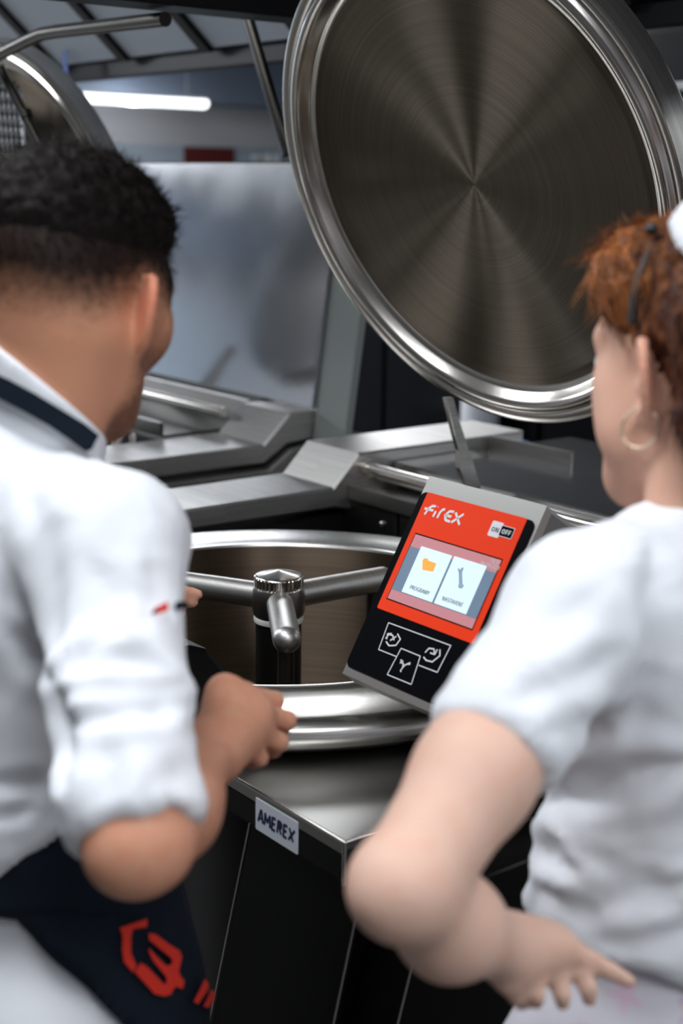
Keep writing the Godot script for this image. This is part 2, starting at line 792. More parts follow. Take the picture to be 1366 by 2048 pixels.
func make_materials() -> void:
	var smudge := noise_tex(0.012, 4, 0.75, 1.0, 3)
	var lines := brushed(5, 256, 256, 0.82, 1.0, 120)
	var steel := mat(Color(0.78, 0.765, 0.745), 0.31, 1.0)
	steel.uv1_triplanar = true
	steel.uv1_scale = Vector3(3, 3, 3)
	steel.albedo_texture = lines
	M.steel = steel
	var fine := mat(Color(0.82, 0.80, 0.775), 0.2, 1.0)
	M.polished = fine
	var soft := mat(Color(0.80, 0.79, 0.775), 0.40, 1.0)
	soft.uv1_triplanar = true
	soft.uv1_scale = Vector3(3, 3, 3)
	soft.albedo_texture = lines
	M.satin = soft
	var spun := mat(Color(0.49, 0.45, 0.40), 0.42, 1.0)
	spun.anisotropy_enabled = true
	spun.anisotropy = 1.0
	spun.albedo_texture = brushed(8, 1024, 4, 0.80, 1.0, 2)
	spun.uv1_scale = Vector3(2.0, 1.0, 1.0)
	M.spun = spun
	var bowl := mat(Color(0.48, 0.42, 0.36), 0.42, 1.0)
	bowl.anisotropy_enabled = true
	bowl.anisotropy = 1.0
	bowl.albedo_texture = brushed(9, 1024, 4, 0.86, 1.0, 3)
	bowl.uv1_scale = Vector3(2.0, 1.0, 1.0)
	M.bowl = bowl
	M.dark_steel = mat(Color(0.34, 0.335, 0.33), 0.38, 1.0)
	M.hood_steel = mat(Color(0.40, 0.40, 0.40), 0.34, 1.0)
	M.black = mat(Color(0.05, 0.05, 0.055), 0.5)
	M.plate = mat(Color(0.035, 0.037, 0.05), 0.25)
	M.plate.metallic_specular = 0.18
	M.red = mat(Color(0.94, 0.23, 0.05), 0.45)
	M.red.metallic_specular = 0.25
	M.print_white = mat(Color(0.86, 0.87, 0.88), 0.5)
	M.ink = mat(Color(0.25, 0.27, 0.30), 0.5)
	M.navy_ink = mat(Color(0.09, 0.12, 0.27), 0.5)
	M.badge = mat(Color(0.84, 0.86, 0.90), 0.4)
	M.rubber = mat(Color(0.82, 0.82, 0.80), 0.5)
	M.orange = mat(Color(0.86, 0.62, 0.25), 0.5)
	M.grey_ink = mat(Color(0.52, 0.60, 0.66), 0.5)
	M.wall = mat(Color(0.74, 0.745, 0.755), 0.8)
	M.dado = mat(Color(0.62, 0.665, 0.71), 0.55)
	M.ceiling = mat(Color(0.80, 0.80, 0.80), 0.85)
	M.soffit = mat(Color(0.44, 0.49, 0.56), 0.6)
	M.sign = mat(Color(0.34, 0.06, 0.04), 0.7)
	M.white_paint = mat(Color(0.85, 0.86, 0.88), 0.5)
	M.blue = mat(Color(0.10, 0.32, 0.62), 0.4)
	var fl := mat(Color(0.33, 0.325, 0.31), 0.5)
	fl.roughness_texture = smudge
	fl.uv1_triplanar = true
	M.floor = fl
	M.plain = mat(Color(0.30, 0.33, 0.37), 0.5)
	var splash := mat(Color(0.85, 0.86, 0.875), 0.17, 1.0)
	splash.roughness_texture = smudge
	splash.uv1_triplanar = true
	M.splash = splash
	M.flange = mat(Color(0.52, 0.54, 0.53), 0.6, 0.2)
	M.satin_dark = mat(Color(0.66, 0.655, 0.64), 0.30, 1.0)
	M.casing = mat(Color(0.66, 0.655, 0.64), 0.36, 1.0)
	M.cover = mat(Color(0.84, 0.83, 0.815), 0.43, 1.0)
	M.cover.uv1_triplanar = true
	M.cover.uv1_scale = Vector3(3, 3, 3)
	M.cover.albedo_texture = lines
	M.worktop = mat(Color(0.72, 0.72, 0.725), 0.14, 1.0)
	M.lip = mat(Color(0.86, 0.85, 0.83), 0.24, 1.0)
	M.lip.albedo_texture = brushed(19, 1024, 4, 0.86, 1.0, 2)
	M.front_wall = mat(Color(0.50, 0.50, 0.51), 0.8)
	M.black_steel = mat(Color(0.12, 0.12, 0.118), 0.38, 0.9)
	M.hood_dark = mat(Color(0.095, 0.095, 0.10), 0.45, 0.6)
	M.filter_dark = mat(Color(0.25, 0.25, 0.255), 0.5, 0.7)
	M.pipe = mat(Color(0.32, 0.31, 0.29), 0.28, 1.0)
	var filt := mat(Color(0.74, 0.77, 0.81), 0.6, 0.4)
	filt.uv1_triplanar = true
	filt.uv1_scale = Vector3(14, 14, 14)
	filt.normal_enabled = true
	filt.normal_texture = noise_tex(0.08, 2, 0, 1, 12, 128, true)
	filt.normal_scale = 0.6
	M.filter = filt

func glow(c: Color, e: float) -> StandardMaterial3D:
	var m := mat(c, 0.5)
	m.emission_enabled = true
	m.emission = c
	m.emission_energy_multiplier = e
	return m

# ---------------------------------------------------------------- lamps
# a flat ceiling panel: a glowing face in a white frame and a light of the same size just below it
func light_panel(a: float, b: float, y: float, sa: float, sb: float, power: float, label: String, c := Color(0.965, 0.98, 1.0)) -> void:
	var t := thing("light_panel", label, "light", a, b, y, "ceiling light panels")
	var fr := MB.new()
	for s: float in [-1.0, 1.0]:
		fr.box(Vector3(s * (sa * 0.5 + 0.01), 0, 0), Vector3(0.02, 0.03, sb + 0.04))
		fr.box(Vector3(0, 0, s * (sb * 0.5 + 0.01)), Vector3(sa, 0.03, 0.02))
	part("frame", fr, M.white_paint, t)
	var d := MB.new()
	d.box(Vector3(0, 0.005, 0), Vector3(sa, 0.012, sb), 0.0)
	part("diffuser", d, glow(c, power * 0.5), t)
	var l := AreaLight3D.new()
	l.name = "panel_light"
	l.area_size = Vector2(sa, sb)
	l.area_normalize_energy = false
	l.light_color = c
	l.light_energy = power
	l.light_size = 0.3
	l.area_range = 30.0
	l.shadow_enabled = true
	t.add_child(l, true)
	l.position = Vector3(0, -0.006, 0)
	l.rotation = Vector3(-PI / 2, 0, 0)

const PROFILE := Basis(Vector3(0, 0, -1), Vector3(0, 1, 0), Vector3(1, 0, 0))    # an outline in (b, y), drawn out along a

func v2(xs: Array) -> PackedVector2Array:
	var p := PackedVector2Array()
	for i in range(0, xs.size(), 2):
		p.push_back(Vector2(xs[i], xs[i + 1]))
	return p

# ---------------------------------------------------------------- the room
func build_room() -> void:
	var fl := MB.new()
	fl.box(Vector3(-2.7, -0.05, -2.0), Vector3(13.6, 0.1, 13.6), 0.0)
	struct("floor", fl, M.floor, Transform3D(turn, ORIGIN))
	var ce := MB.new()
	ce.box(Vector3(-2.7, 2.95, -2.0), Vector3(13.6, 0.1, 13.6), 0.0)
	struct("ceiling", ce, M.ceiling, Transform3D(turn, ORIGIN))
	var w := MB.new()
	w.box(Vector3(-9.3, 1.45, -2.0), Vector3(0.2, 2.9, 13.6), 0.0)
	struct("wall_left", w, M.wall, Transform3D(turn, ORIGIN))
	w = MB.new()
	w.box(Vector3(3.9, 1.45, -2.0), Vector3(0.2, 2.9, 13.6), 0.0)
	struct("wall_right", w, M.wall, Transform3D(turn, ORIGIN))
	w = MB.new()
	w.box(Vector3(-2.7, 1.45, -8.6), Vector3(13.0, 2.9, 0.2), 0.0)
	struct("wall_back", w, M.wall, Transform3D(turn, ORIGIN))
	w = MB.new()
	w.box(Vector3(-2.7, 1.45, 4.6), Vector3(13.0, 2.9, 0.2), 0.0)
	struct("wall_front", w, M.front_wall, Transform3D(turn, ORIGIN))
	# painted dado boards on the far walls
	w = MB.new()
	w.box(Vector3(-9.19, 0.99, -2.0), Vector3(0.02, 1.98, 13.0), 0.004)
	struct("trim_1", w, M.dado, Transform3D(turn, ORIGIN))
	w = MB.new()
	w.box(Vector3(-6.2, 0.99, -8.49), Vector3(5.9, 1.98, 0.02), 0.004)
	struct("trim_2", w, M.dado, Transform3D(turn, ORIGIN))
	# boxed-in ducts under the ceiling along the far wall
	w = MB.new()
	w.box(Vector3(-8.95, 2.61, -2.0), Vector3(0.5, 0.58, 13.0), 0.01)
	struct("trim_3", w, M.soffit, Transform3D(turn, ORIGIN))

# ---------------------------------------------------------------- a round boiling kettle
func ring_profile() -> PackedVector2Array:
	return v2([0.43, 0.988, 0.468, 0.990, 0.490, 0.996, 0.502, 1.006, 0.506, 1.016, 0.505, 1.026, 0.500, 1.034, 0.492, 1.0385, 0.482, 1.040, 0.440, 1.0395, 0.392, 1.0385, 0.384, 1.041, 0.378, 1.043, 0.372, 1.042, 0.370, 1.038])

func make_lid(parent: Node3D, at: Vector3, tilt: float, yaw: float, strap_at: float, strap_pts: PackedVector2Array, strap2_at: float) -> void:
	var ct := cos(deg_to_rad(tilt))
	var s := sin(deg_to_rad(tilt))
	var lid := Node3D.new()
	lid.name = "lid"
	parent.add_child(lid, true)
	var fit := Basis(Vector3.UP, deg_to_rad(yaw))
	lid.transform = Transform3D(fit * Basis(Vector3.RIGHT, Vector3(0, -s, ct), Vector3(0, -ct, -s)), at)
	var rim := MB.new()
	rim.lathe(v2([0.430, -0.004, 0.4285, 0.000, 0.425, 0.0015, 0.415, 0.0, 0.4105, -0.002, 0.408, -0.001, 0.405, 0.004, 0.400, 0.0068, 0.394, 0.0072, 0.389, 0.005, 0.384, -0.001, 0.376, -0.013, 0.371, -0.0175, 0.364, -0.0185]), 160)
	part("lid_rim", rim, M.polished, lid)
	var side := MB.new()
	side.lathe(v2([0.418, -0.060, 0.426, -0.054, 0.430, -0.046, 0.430, -0.004]), 160)
	part("lid_skirt", side, M.cover, lid)
	var face := MB.new()
	face.lathe(v2([0.364, -0.0185, 0.350, -0.0185, 0.348, -0.0180, 0.346, -0.0185, 0.30, -0.0190, 0.2, -0.0205, 0.1, -0.0222, 0.03, -0.0234, 0.0004, -0.0239]), 192)
	part("lid_face", face, M.spun, lid)
	var back := MB.new()
	back.lathe(v2([0.0, -0.090, 0.1, -0.088, 0.2, -0.083, 0.3, -0.074, 0.40, -0.063, 0.418, -0.060]), 96)
	part("lid_back", back, M.dark_steel, lid)
	for k in 2:
		var sa: float = strap_at if k == 0 else strap2_at
		var st := MB.new()
		st.prism(strap_pts, sa - 0.006, sa + 0.006, 0.0015, PROFILE)
		part("hinge_strap", st, M.steel, parent, "flat bent steel strap hinging the lid to the bar")

func make_kettle(k: Node3D) -> void:
	var ring := MB.new()
	ring.lathe(ring_profile(), 160)
	part("rim", ring, M.lip, k)
	var bowl := MB.new()
	bowl.lathe(v2([0.370, 1.038, 0.368, 1.0, 0.368, 0.80, 0.368, 0.60, 0.366, 0.56, 0.350, 0.52, 0.31, 0.49, 0.20, 0.47, 0.0, 0.465]), 128)
	part("bowl", bowl, M.bowl, k)
	var jk := MB.new()
	jk.lathe(v2([0.0, 0.40, 0.36, 0.40, 0.40, 0.43, 0.425, 0.46, 0.43, 0.50, 0.43, 0.988]), 96)
	part("jacket", jk, M.dark_steel, k)

func build_kettles() -> void:
	var k := thing("cooking_kettle", "round steel cooking kettle with stirrer and its lid raised, between the two cooks", "kettle", 0, 0)
	make_kettle(k)
	# stirrer
	var st := Node3D.new()
	st.name = "stirrer"
	k.add_child(st, true)
	var c := MB.new()
	c.lathe(v2([0.0365, 0.468, 0.0365, 1.012]), 48)
	part("column", c, M.dark_steel, st, "dark upright column")
	c = MB.new()
	c.lathe(v2([0.0365, 1.012, 0.0392, 1.013, 0.0400, 1.017, 0.0392, 1.021, 0.0365, 1.022]), 48)
	part("gasket", c, M.rubber, st, "white sealing ring")
	c = MB.new()
	c.lathe(v2([0.034, 1.022, 0.0395, 1.024, 0.0415, 1.030, 0.0415, 1.060, 0.0400, 1.068, 0.036, 1.070]), 48)
	part("hub", c, M.satin_dark, st)
	var gear := PackedVector2Array()
	for i in 36:
		for q: Array in [[-0.32, 0.0355], [-0.16, 0.0394], [0.16, 0.0394], [0.32, 0.0355]]:
			var t: float = TAU * (i + q[0]) / 36.0
			gear.push_back(Vector2(cos(t), sin(t)) * float(q[1]))
	c = MB.new()
	c.prism(gear, 1.070, 1.086, 0.0012, Basis(Vector3(1, 0, 0), Vector3(0, 0, -1), Vector3(0, 1, 0)))
	c.lathe(v2([0.0372, 1.085, 0.036, 1.0872, 0.034, 1.088, 0.002, 1.0955, 0.0, 1.0957]), 48)
	part("knurled_cap", c, M.polished, st, "knurled conical cap")
	for i in 3:
		var t := atan2(-0.118, 0.186) + TAU * i / 3.0
		var d := L(cos(t), sin(t), 0.0)
		c = MB.new()
		c.tube(PackedVector3Array([Vector3(0, 1.050, 0) + d * 0.02, Vector3(0, 1.050, 0) + d * 0.10, Vector3(0, 1.049, 0) + d * 0.204]), 0.0208, 28, true)
		var arm := part("arm", c, M.satin, st)
		c = MB.new()
		c.tube(PackedVector3Array([Vector3(0, 1.045, 0) + d * 0.188, Vector3(0, 0.84, 0) + d * 0.188]), 0.0125, 16)
		part("scraper_rod", c, M.dark_steel, arm)
		c = MB.new()
		c.box(Vector3(0, 0.78, 0) + d * 0.26, Vector3(0.18, 0.13, 0.012), 0.002, Basis(Vector3.UP, t))
		part("scraper_blade", c, M.rubber, arm)
	# raised lid, its straps and bar
	make_lid(k, L(0, 0.37, 1.68), 21.8, 3.5, -0.27, v2([0.586, 1.286, 0.612, 1.210, 0.625, 1.179, 0.6255, 1.144, 0.648, 1.103, 0.652, 1.078, 0.672, 1.078, 0.689, 1.095, 0.669, 1.144, 0.646, 1.192, 0.624, 1.239, 0.606, 1.285]), 0.2)
	c = MB.new()
	c.tube(PackedVector3Array([L(-0.598, 0.662, 1.085), L(0.70, 0.662, 1.085)]), 0.0125, 20)
	part("hinge_bar", c, M.polished, k)
	c = MB.new()
	c.tube(PackedVector3Array([L(-0.598, 0.70, 1.062), L(0.70, 0.70, 1.062)]), 0.010, 16)
	part("lower_bar", c, M.steel, k)
	c = MB.new()
	c.tube(PackedVector3Array([L(-0.599, 0.662, 1.085), L(-0.580, 0.662, 1.085)]), 0.019, 20)
	part("bar_collar", c, M.polished, k)
	# trough and recessed panels behind the bowl
	c = MB.new()
	c.prism(v2([0.612, 1.022, 0.624, 1.022, 0.624, 1.052, 0.612, 1.052]), -0.60, 0.70, 0.002, PROFILE)
	c.prism(v2([0.624, 1.022, 0.742, 1.022, 0.742, 1.03, 0.624, 1.03]), -0.60, 0.70, 0.002, PROFILE)
	part("trough", c, M.steel, k)
	for i in 7:
		c = MB.new()
		c.box(L(-0.535 + 0.185 * i, 0.628, 0.93), Vector3(0.176, 0.18, 0.012), 0.003)
		var pn := part("recess_panel", c, M.dark_steel, k)
		c = MB.new()
		c.at(L(-0.49 + 0.185 * i, 0.620, 0.985), Basis(Vector3.RIGHT, PI / 2)).lathe(v2([0.006, -0.002, 0.006, 0.002, 0.004, 0.004, 0.0, 0.0045]), 12)
		part("bolt", c, M.polished, pn)
	# cabinet under the bowl
	c = MB.new()
	c.box(L(-0.13, 0.13, 0.24), Vector3(0.92, 0.32, 0.98), 0.004)
	c.box(L(-0.13, 0.535, 0.66), Vector3(0.92, 0.54, 0.15), 0.004)
	part("cabinet", c, M.black, k)
	# guard beside the pouring edge
	c = MB.new()
	c.prism(v2([-0.50, 1.00, -0.30, 1.00, -0.30, 1.075, -0.335, 1.118, -0.36, 1.128, -0.50, 1.128]), 0.155, 0.318, 0.006, PROFILE)
	part("lever_guard", c, M.black_steel, k, "dark bevelled guard at the rim")

	# the next kettle along the row, its lid raised too
	var k2 := thing("cooking_kettle", "second round kettle beyond the dark-haired cook, only its bright lid rim showing top left", "kettle", -1.92, 0.10)
	make_kettle(k2)
	make_lid(k2, L(0.22, 0.30, 1.60), 15.0, 6.67, 0.12, v2([0.575, 1.26, 0.60, 1.20, 0.615, 1.15, 0.64, 1.095, 0.665, 1.085, 0.69, 1.10, 0.660, 1.15, 0.635, 1.20, 0.600, 1.265]), -0.3)
	c = MB.new()
	c.tube(PackedVector3Array([L(-0.6, 0.665, 1.10), L(0.61, 0.665, 1.10)]), 0.0125, 16)
	part("hinge_bar", c, M.polished, k2)
	c = MB.new()
	c.prism(v2([0.470, 1.055, 0.482, 1.055, 0.482, 1.09, 0.470, 1.09]), -0.6, 0.61, 0.002, PROFILE)
	c.prism(v2([0.482, 1.05, 0.75, 1.05, 0.75, 1.058, 0.482, 1.058]), -0.6, 0.61, 0.002, PROFILE)
	part("trough", c, M.dark_steel, k2)
	c = MB.new()
	c.box(L(0.30, 0.36, 0.98), Vector3(0.62, 0.02, 0.22), 0.002)
	c.box(L(0.30, 0.465, 1.0), Vector3(0.62, 0.10, 0.012), 0.002)
	part("deck", c, M.black, k2)
	c = MB.new()
	c.prism(v2([0.735, 1.0, 0.75, 1.0, 0.75, 1.125, 0.735, 1.125]), -0.6, 0.61, 0.002, PROFILE)
	part("back_rail", c, M.satin, k2)
	c = MB.new()
	c.box(L(0.0, 0.12, 0.24), Vector3(1.16, 0.32, 1.04), 0.004)
	part("cabinet", c, M.dark_steel, k2)
	# chrome filling taps on it
	for q: Array in [[0.54, 0.385, 1.079, 0.0155], [0.555, 0.425, 1.062, 0.010]]:
		c = MB.new()
		var r: float = q[3]
		c.at(L(q[0], q[1], 0)).lathe(v2([r, 0.98, r, q[2] - r * 0.6, r * 0.85, q[2] - r * 0.2, r * 0.5, q[2], 0.0, q[2] + 0.002]), 24)
		part("tap_knob", c, M.polished, k2, "small chrome tap knob")

	# covers between the kettles
	var h := thing("side_housing", "stepped steel housing along the left of the kettle, nearer of the two", "housing", -0.695, 0.3)
	c = MB.new()
	c.prism(v2([-0.75, 1.012, 0.28, 1.004, 0.36, 0.985, 0.85, 0.985, 0.85, 1.118, 0.343, 1.118, 0.275, 1.050, -0.75, 1.050]), -0.095, 0.095, 0.005, PROFILE)
	part("cover", c, M.cover, h)
	c = MB.new()
	c.prism(v2([-0.70, 0.08, 0.82, 0.08, 0.82, 1.0, 0.28, 0.985, -0.70, 0.992]), -0.075, 0.075, 0.004, PROFILE)
	part("pedestal", c, M.dark_steel, h)
	var h2 := thing("side_housing", "farther stepped steel housing, beyond the one beside the kettle", "housing", -1.195, 0.4)
	c = MB.new()
	c.prism(v2([-0.85, 1.004, 0.34, 1.004, 0.41, 1.045, 0.575, 1.058, 0.575, 1.123, 0.414, 1.123, 0.336, 1.051, -0.85, 1.049]), -0.105, 0.105, 0.005, PROFILE)
	part("cover", c, M.cover, h2)
	c = MB.new()
	c.prism(v2([-0.80, 0.08, 0.55, 0.08, 0.55, 1.05, 0.41, 1.035, 0.34, 0.99, -0.80, 0.99]), -0.085, 0.125, 0.004, PROFILE)
	part("pedestal", c, M.satin, h2)

	# worktop behind the kettle
	var w := thing("worktop", "flat steel worktop behind the kettle with a raised lip", "worktop", 0.15, 1.0)
	c = MB.new()
	c.prism(v2([-0.262, 1.052, 0.30, 1.052, 0.30, 1.090, -0.262, 1.090]), -0.745, 0.80, 0.004, PROFILE)
	part("top", c, M.worktop, w)
	c = MB.new()
	c.prism(v2([0.03, 1.088, 0.042, 1.088, 0.042, 1.119, 0.03, 1.119]), -0.745, -0.49, 0.002, PROFILE)
	part("raised_lip", c, M.steel, w)
	c = MB.new()
	c.prism(v2([-0.25, 0.08, 0.28, 0.08, 0.28, 1.055, -0.25, 1.055]), -0.745, 0.78, 0.003, PROFILE)
	part("base", c, M.dark_steel, w)

	# bright splash panel behind the second kettle
	var sp := thing("splash_panel", "tall mirror-bright steel panel behind the second kettle, reflecting the round lid", "panel", -1.68, 0.900, 1.126)
	var lean := Basis(Vector3.RIGHT, -deg_to_rad(8.0))
	c = MB.new()
	c.prism(rect(-0.56, 0.0, 0.588, 0.617), -0.012, 0.012, 0.004, lean)
	part("sheet", c, M.splash, sp)
	c = MB.new()
	c.prism(rect(0.590, -0.10, 0.72, 0.617), -0.020, 0.004, 0.003, lean)
	part("side_flange", c, M.flange, sp, "matt grey side flange")

# ---------------------------------------------------------------- the control console
func build_console() -> void:
	var t := thing("control_console", "steel control console with tilted red and black touch panel beside the kettle", "console", 0.5, -0.2)
	var c := MB.new()
	c.prism(v2([-0.156, 0.968, 0.55, 0.968, 0.55, 0.984, -0.156, 0.984]), -0.115, 0.12, 0.005, PROFILE)
	part("shelf_top", c, M.satin_dark, t)
	c = MB.new()
	c.box(L(0.0025, 0.197, 0.9505), Vector3(0.234, 0.037, 0.704), 0.0035)
	part("shelf_apron", c, M.black_steel, t)
	for q: Array in [[-0.114, -0.1545, 0.9825, 0.1195, -0.1545, 0.9825], [0.1195, -0.1545, 0.9825, 0.1195, -0.1545, 0.933], [0.1195, -0.1545, 0.9825, 0.1195, 0.10, 0.9825]]:
		c = MB.new()
		c.tube(PackedVector3Array([L(q[0], q[1], q[2]), L(q[3], q[4], q[5])]), 0.0028, 10, true, true)
		part("rolled_edge", c, M.polished, t)
	c = MB.new()       # the leg under it leans forward at its foot
	c.prism(v2([-0.13, 0.932, -0.205, 0.62, -0.205, 0.06, 0.50, 0.06, 0.50, 0.932]), -0.095, 0.125, 0.004, PROFILE)
	part("pedestal", c, M.black_steel, t)
	c = MB.new()
	c.prism(v2([-0.10, 0.932, -0.19, 0.62, -0.19, 0.06, 0.50, 0.06, 0.50, 0.932]), 0.125, 0.20, 0.003, PROFILE)
	part("side_panel", c, M.black_steel, t)
	for q: Array in [[-0.095, -0.1305, -0.2055], [0.124, -0.1305, -0.2055], [0.199, -0.101, -0.1905]]:
		c = MB.new()
		c.tube(PackedVector3Array([L(q[0], q[1], 0.930), L(q[0], q[2], 0.62), L(q[0], q[2], 0.07)]), 0.0014, 8)
		part("edge_bead", c, M.polished, t)
	c = MB.new()
	c.box(L(-0.01, 0.31, 1.06), Vector3(0.24, 0.20, 0.34), 0.004)
	part("post", c, M.dark_steel, t)
	# badge
	var bd := Node3D.new()
	bd.name = "badge"
	t.add_child(bd, true)
	bd.position = L(-0.007, -0.1553, 0.9545)
	c = MB.new()
	c.prism(rect(-0.0425, -0.0205, 0.0425, 0.0205, 0.002), 0.0, 0.0015, 0.0004)
	part("plate", c, M.badge, bd, "pale badge")
	var let := MB.new()
	var x := -0.0360
	for g: Array in [[[0, 0, 4, 10, 5.2, 10, 7, 0], [2.2, 3.4, 6.2, 3.4]], [[0, 0, 1.4, 10, 4, 3, 8.6, 10, 8.2, 0]], [[6, 10, 1.4, 10, 0, 0, 4.8, 0], [0.8, 5.2, 4.8, 5.2]], [[0, 0, 1.4, 10, 5, 10, 6.4, 8.4, 5.6, 5.6, 4, 5, 0.8, 5], [3.4, 5, 5.4, 0]], [[6, 10, 1.4, 10, 0, 0, 4.8, 0], [0.8, 5.2, 4.8, 5.2]], [[0.8, 10, 6, 0], [-0.6, 0, 8.2, 10]]]:
		var wdt := 0.0
		for q: Array in g:
			var pts := PackedVector2Array()
			for i in range(0, q.size(), 2):
				pts.push_back(Vector2(x + q[i] * 0.00135, -0.0075 + q[i + 1] * 0.00152))
				wdt = maxf(wdt, q[i])
			stroke(let, pts, 0.0030, 0.0014, 0.0021)
		x += wdt * 0.00135 + 0.0032
	part("lettering", let, M.navy_ink, bd, "bold slanted navy capitals")

	# tilted head with the touch panel
	var hd := Node3D.new()
	hd.name = "head"
	t.add_child(hd, true)
	hd.position = L(0.021, 0.067, 1.207)
	c = MB.new()
	c.prism(v2([0.0685, 0.1186, -0.0685, -0.1186, -0.0500, -0.134, 0.09, -0.12, 0.18, -0.06, 0.18, 0.05, 0.115, 0.088]), -0.109, 0.109, 0.006, PROFILE)
	part("casing", c, M.casing, hd)
	var fc := Node3D.new()
	fc.name = "touch_panel"
	hd.add_child(fc, true)
	fc.transform = Transform3D(Basis(Vector3.RIGHT, Vector3(0, 0.8660, -0.5), Vector3(0, 0.5, 0.8660)), Vector3.ZERO)
	c = MB.new()
	c.prism(rect(-0.103, -0.127, 0.0985, 0.1155, 0.010), 0.0, 0.0016, 0.0005)
	part("black_plate", c, M.plate, fc, "glossy black plate with rounded corners")
	c = MB.new()
	c.prism(rect(-0.0915, -0.0445, 0.0845, 0.1158, 0.003), 0.0012, 0.0021)
	part("red_field", c, M.red, fc, "orange-red printed field")
	c = MB.new()
	c.prism(rect(-0.0815, -0.0300, 0.0745, 0.0612), 0.0016, 0.0024)
	part("screen_frame", c, M.plate, fc)
	c = MB.new()
	c.prism(rect(-0.0800, -0.0285, 0.0735, 0.0595), 0.0020, 0.0027)
	part("screen", c, glow(Color(0.72, 0.47, 0.49), 0.30), fc, "lit screen, pink at the top and bottom")
	c = MB.new()
	c.prism(rect(-0.0800, -0.0160, 0.0735, 0.0430), 0.0025, 0.0030)
	part("screen_band", c, glow(Color(0.38, 0.46, 0.54), 0.28), fc, "blue grey band across the screen")
	for s in 2:
		c = MB.new()
		if s == 0:
			c.prism(rect(-0.0608, -0.0150, -0.0042, 0.0470), 0.0028, 0.0033)
		else:
			c.prism(rect(-0.0006, -0.0150, 0.0560, 0.0474), 0.0028, 0.0033)
		part("tile", c, glow(Color(0.80, 0.88, 0.91), 0.42), fc)
	c = MB.new()
	c.prism(v2([-0.0485, 0.0305, -0.0470, 0.0335, -0.0405, 0.0345, -0.0395, 0.0325, -0.0240, 0.0320, -0.0235, 0.0210, -0.0420, 0.0192]), 0.0032, 0.0037)
	part("folder_icon", c, glow(Color(0.90, 0.62, 0.22), 0.4), fc, "orange folder")
	c = MB.new()
	stroke(c, v2([0.0190, 0.0325, 0.0290, 0.0165]), 0.0050, 0.0032, 0.0037)
	stroke(c, v2([0.0145, 0.0340, 0.0180, 0.0315, 0.0215, 0.0330, 0.0205, 0.0370]), 0.0026, 0.0032, 0.0037)
	stroke(c, v2([0.0265, 0.0165, 0.0285, 0.0135, 0.0320, 0.0140, 0.0325, 0.0175]), 0.0030, 0.0032, 0.0037)
	part("wrench_icon", c, glow(Color(0.50, 0.58, 0.64), 0.35), fc, "grey wrench")
	part("lettering", shifted(words("PROGRAMY", 0.0052, false), Transform3D(Basis(), Vector3(-0.0322, -0.0060, 0.0034))), M.ink, fc)
	part("lettering", shifted(words("NASTAVENÍ", 0.0052, false), Transform3D(Basis(), Vector3(0.0270, -0.0060, 0.0034))), M.ink, fc)
	part("lettering", shifted(words("10:37", 0.0050, false), Transform3D(Basis(), Vector3(0.0655, 0.0555, 0.0029))), M.print_white, fc)
	part("lettering", shifted(words("06/09/2023", 0.0046, false), Transform3D(Basis(), Vector3(0.0605, 0.0490, 0.0029))), M.print_white, fc)
	# word mark: rounded strokes
	c = MB.new()
	for q: Array in [[-0.0665, 0.1005, -0.0725, 0.1000, -0.0765, 0.0965, -0.0800, 0.0868], [-0.0840, 0.0945, -0.0680, 0.0945], [-0.0632, 0.0950, -0.0640, 0.0868], [-0.0630, 0.1005, -0.0629, 0.1010], [-0.0562, 0.0868, -0.0552, 0.0950, -0.0528, 0.0990, -0.0492, 0.1000], [-0.0325, 0.1000, -0.0400, 0.0994, -0.0432, 0.0955, -0.0436, 0.0910, -0.0410, 0.0874, -0.0322, 0.0868], [-0.0462, 0.0932, -0.0335, 0.0932], [-0.0295, 0.0998, -0.0150, 0.0862], [-0.0155, 0.1005, -0.0300, 0.0862]]:
		stroke(c, v2(q), 0.0033, 0.0019, 0.0026)
	part("word_mark", c, M.print_white, fc, "rounded white lettering")
	c = MB.new()
	c.prism(rect(0.0350, 0.0835, 0.0535, 0.1030, 0.002), 0.0019, 0.0025)
	part("switch_mark", c, M.print_white, fc)
	c = MB.new()
	c.prism(rect(0.0520, 0.0865, 0.0735, 0.1005, 0.0012), 0.0019, 0.0025)
	c.moved = false
	part("switch_mark", c, M.print_white, fc)
	c = MB.new()
	c.prism(rect(0.0528, 0.0873, 0.0727, 0.0997, 0.001), 0.0024, 0.0028)
	part("switch_mark", c, M.plate, fc, "black field")
	part("lettering", shifted(words("ON", 0.0062, true), Transform3D(Basis(), Vector3(0.0440, 0.0925, 0.0026))), M.ink, fc)
	part("lettering", shifted(words("OFF", 0.0062, true), Transform3D(Basis(), Vector3(0.0627, 0.0930, 0.0029))), M.print_white, fc)
	# outlined keys with pot symbols
	c = MB.new()
	for seg: Array in [[-0.0245, -0.0918, -0.0580, -0.0921, -0.0610, -0.0568, 0.0523, -0.0555, 0.0494, -0.0906, 0.0165, -0.0912], [-0.0225, -0.0804, 0.0130, -0.0805, 0.0180, -0.1157], [0.0180, -0.1157, -0.0262, -0.1162, -0.0225, -0.0804]]:
		stroke(c, v2(seg), 0.0012, 0.0014, 0.0021)
	part("key_outline", c, M.print_white, fc)
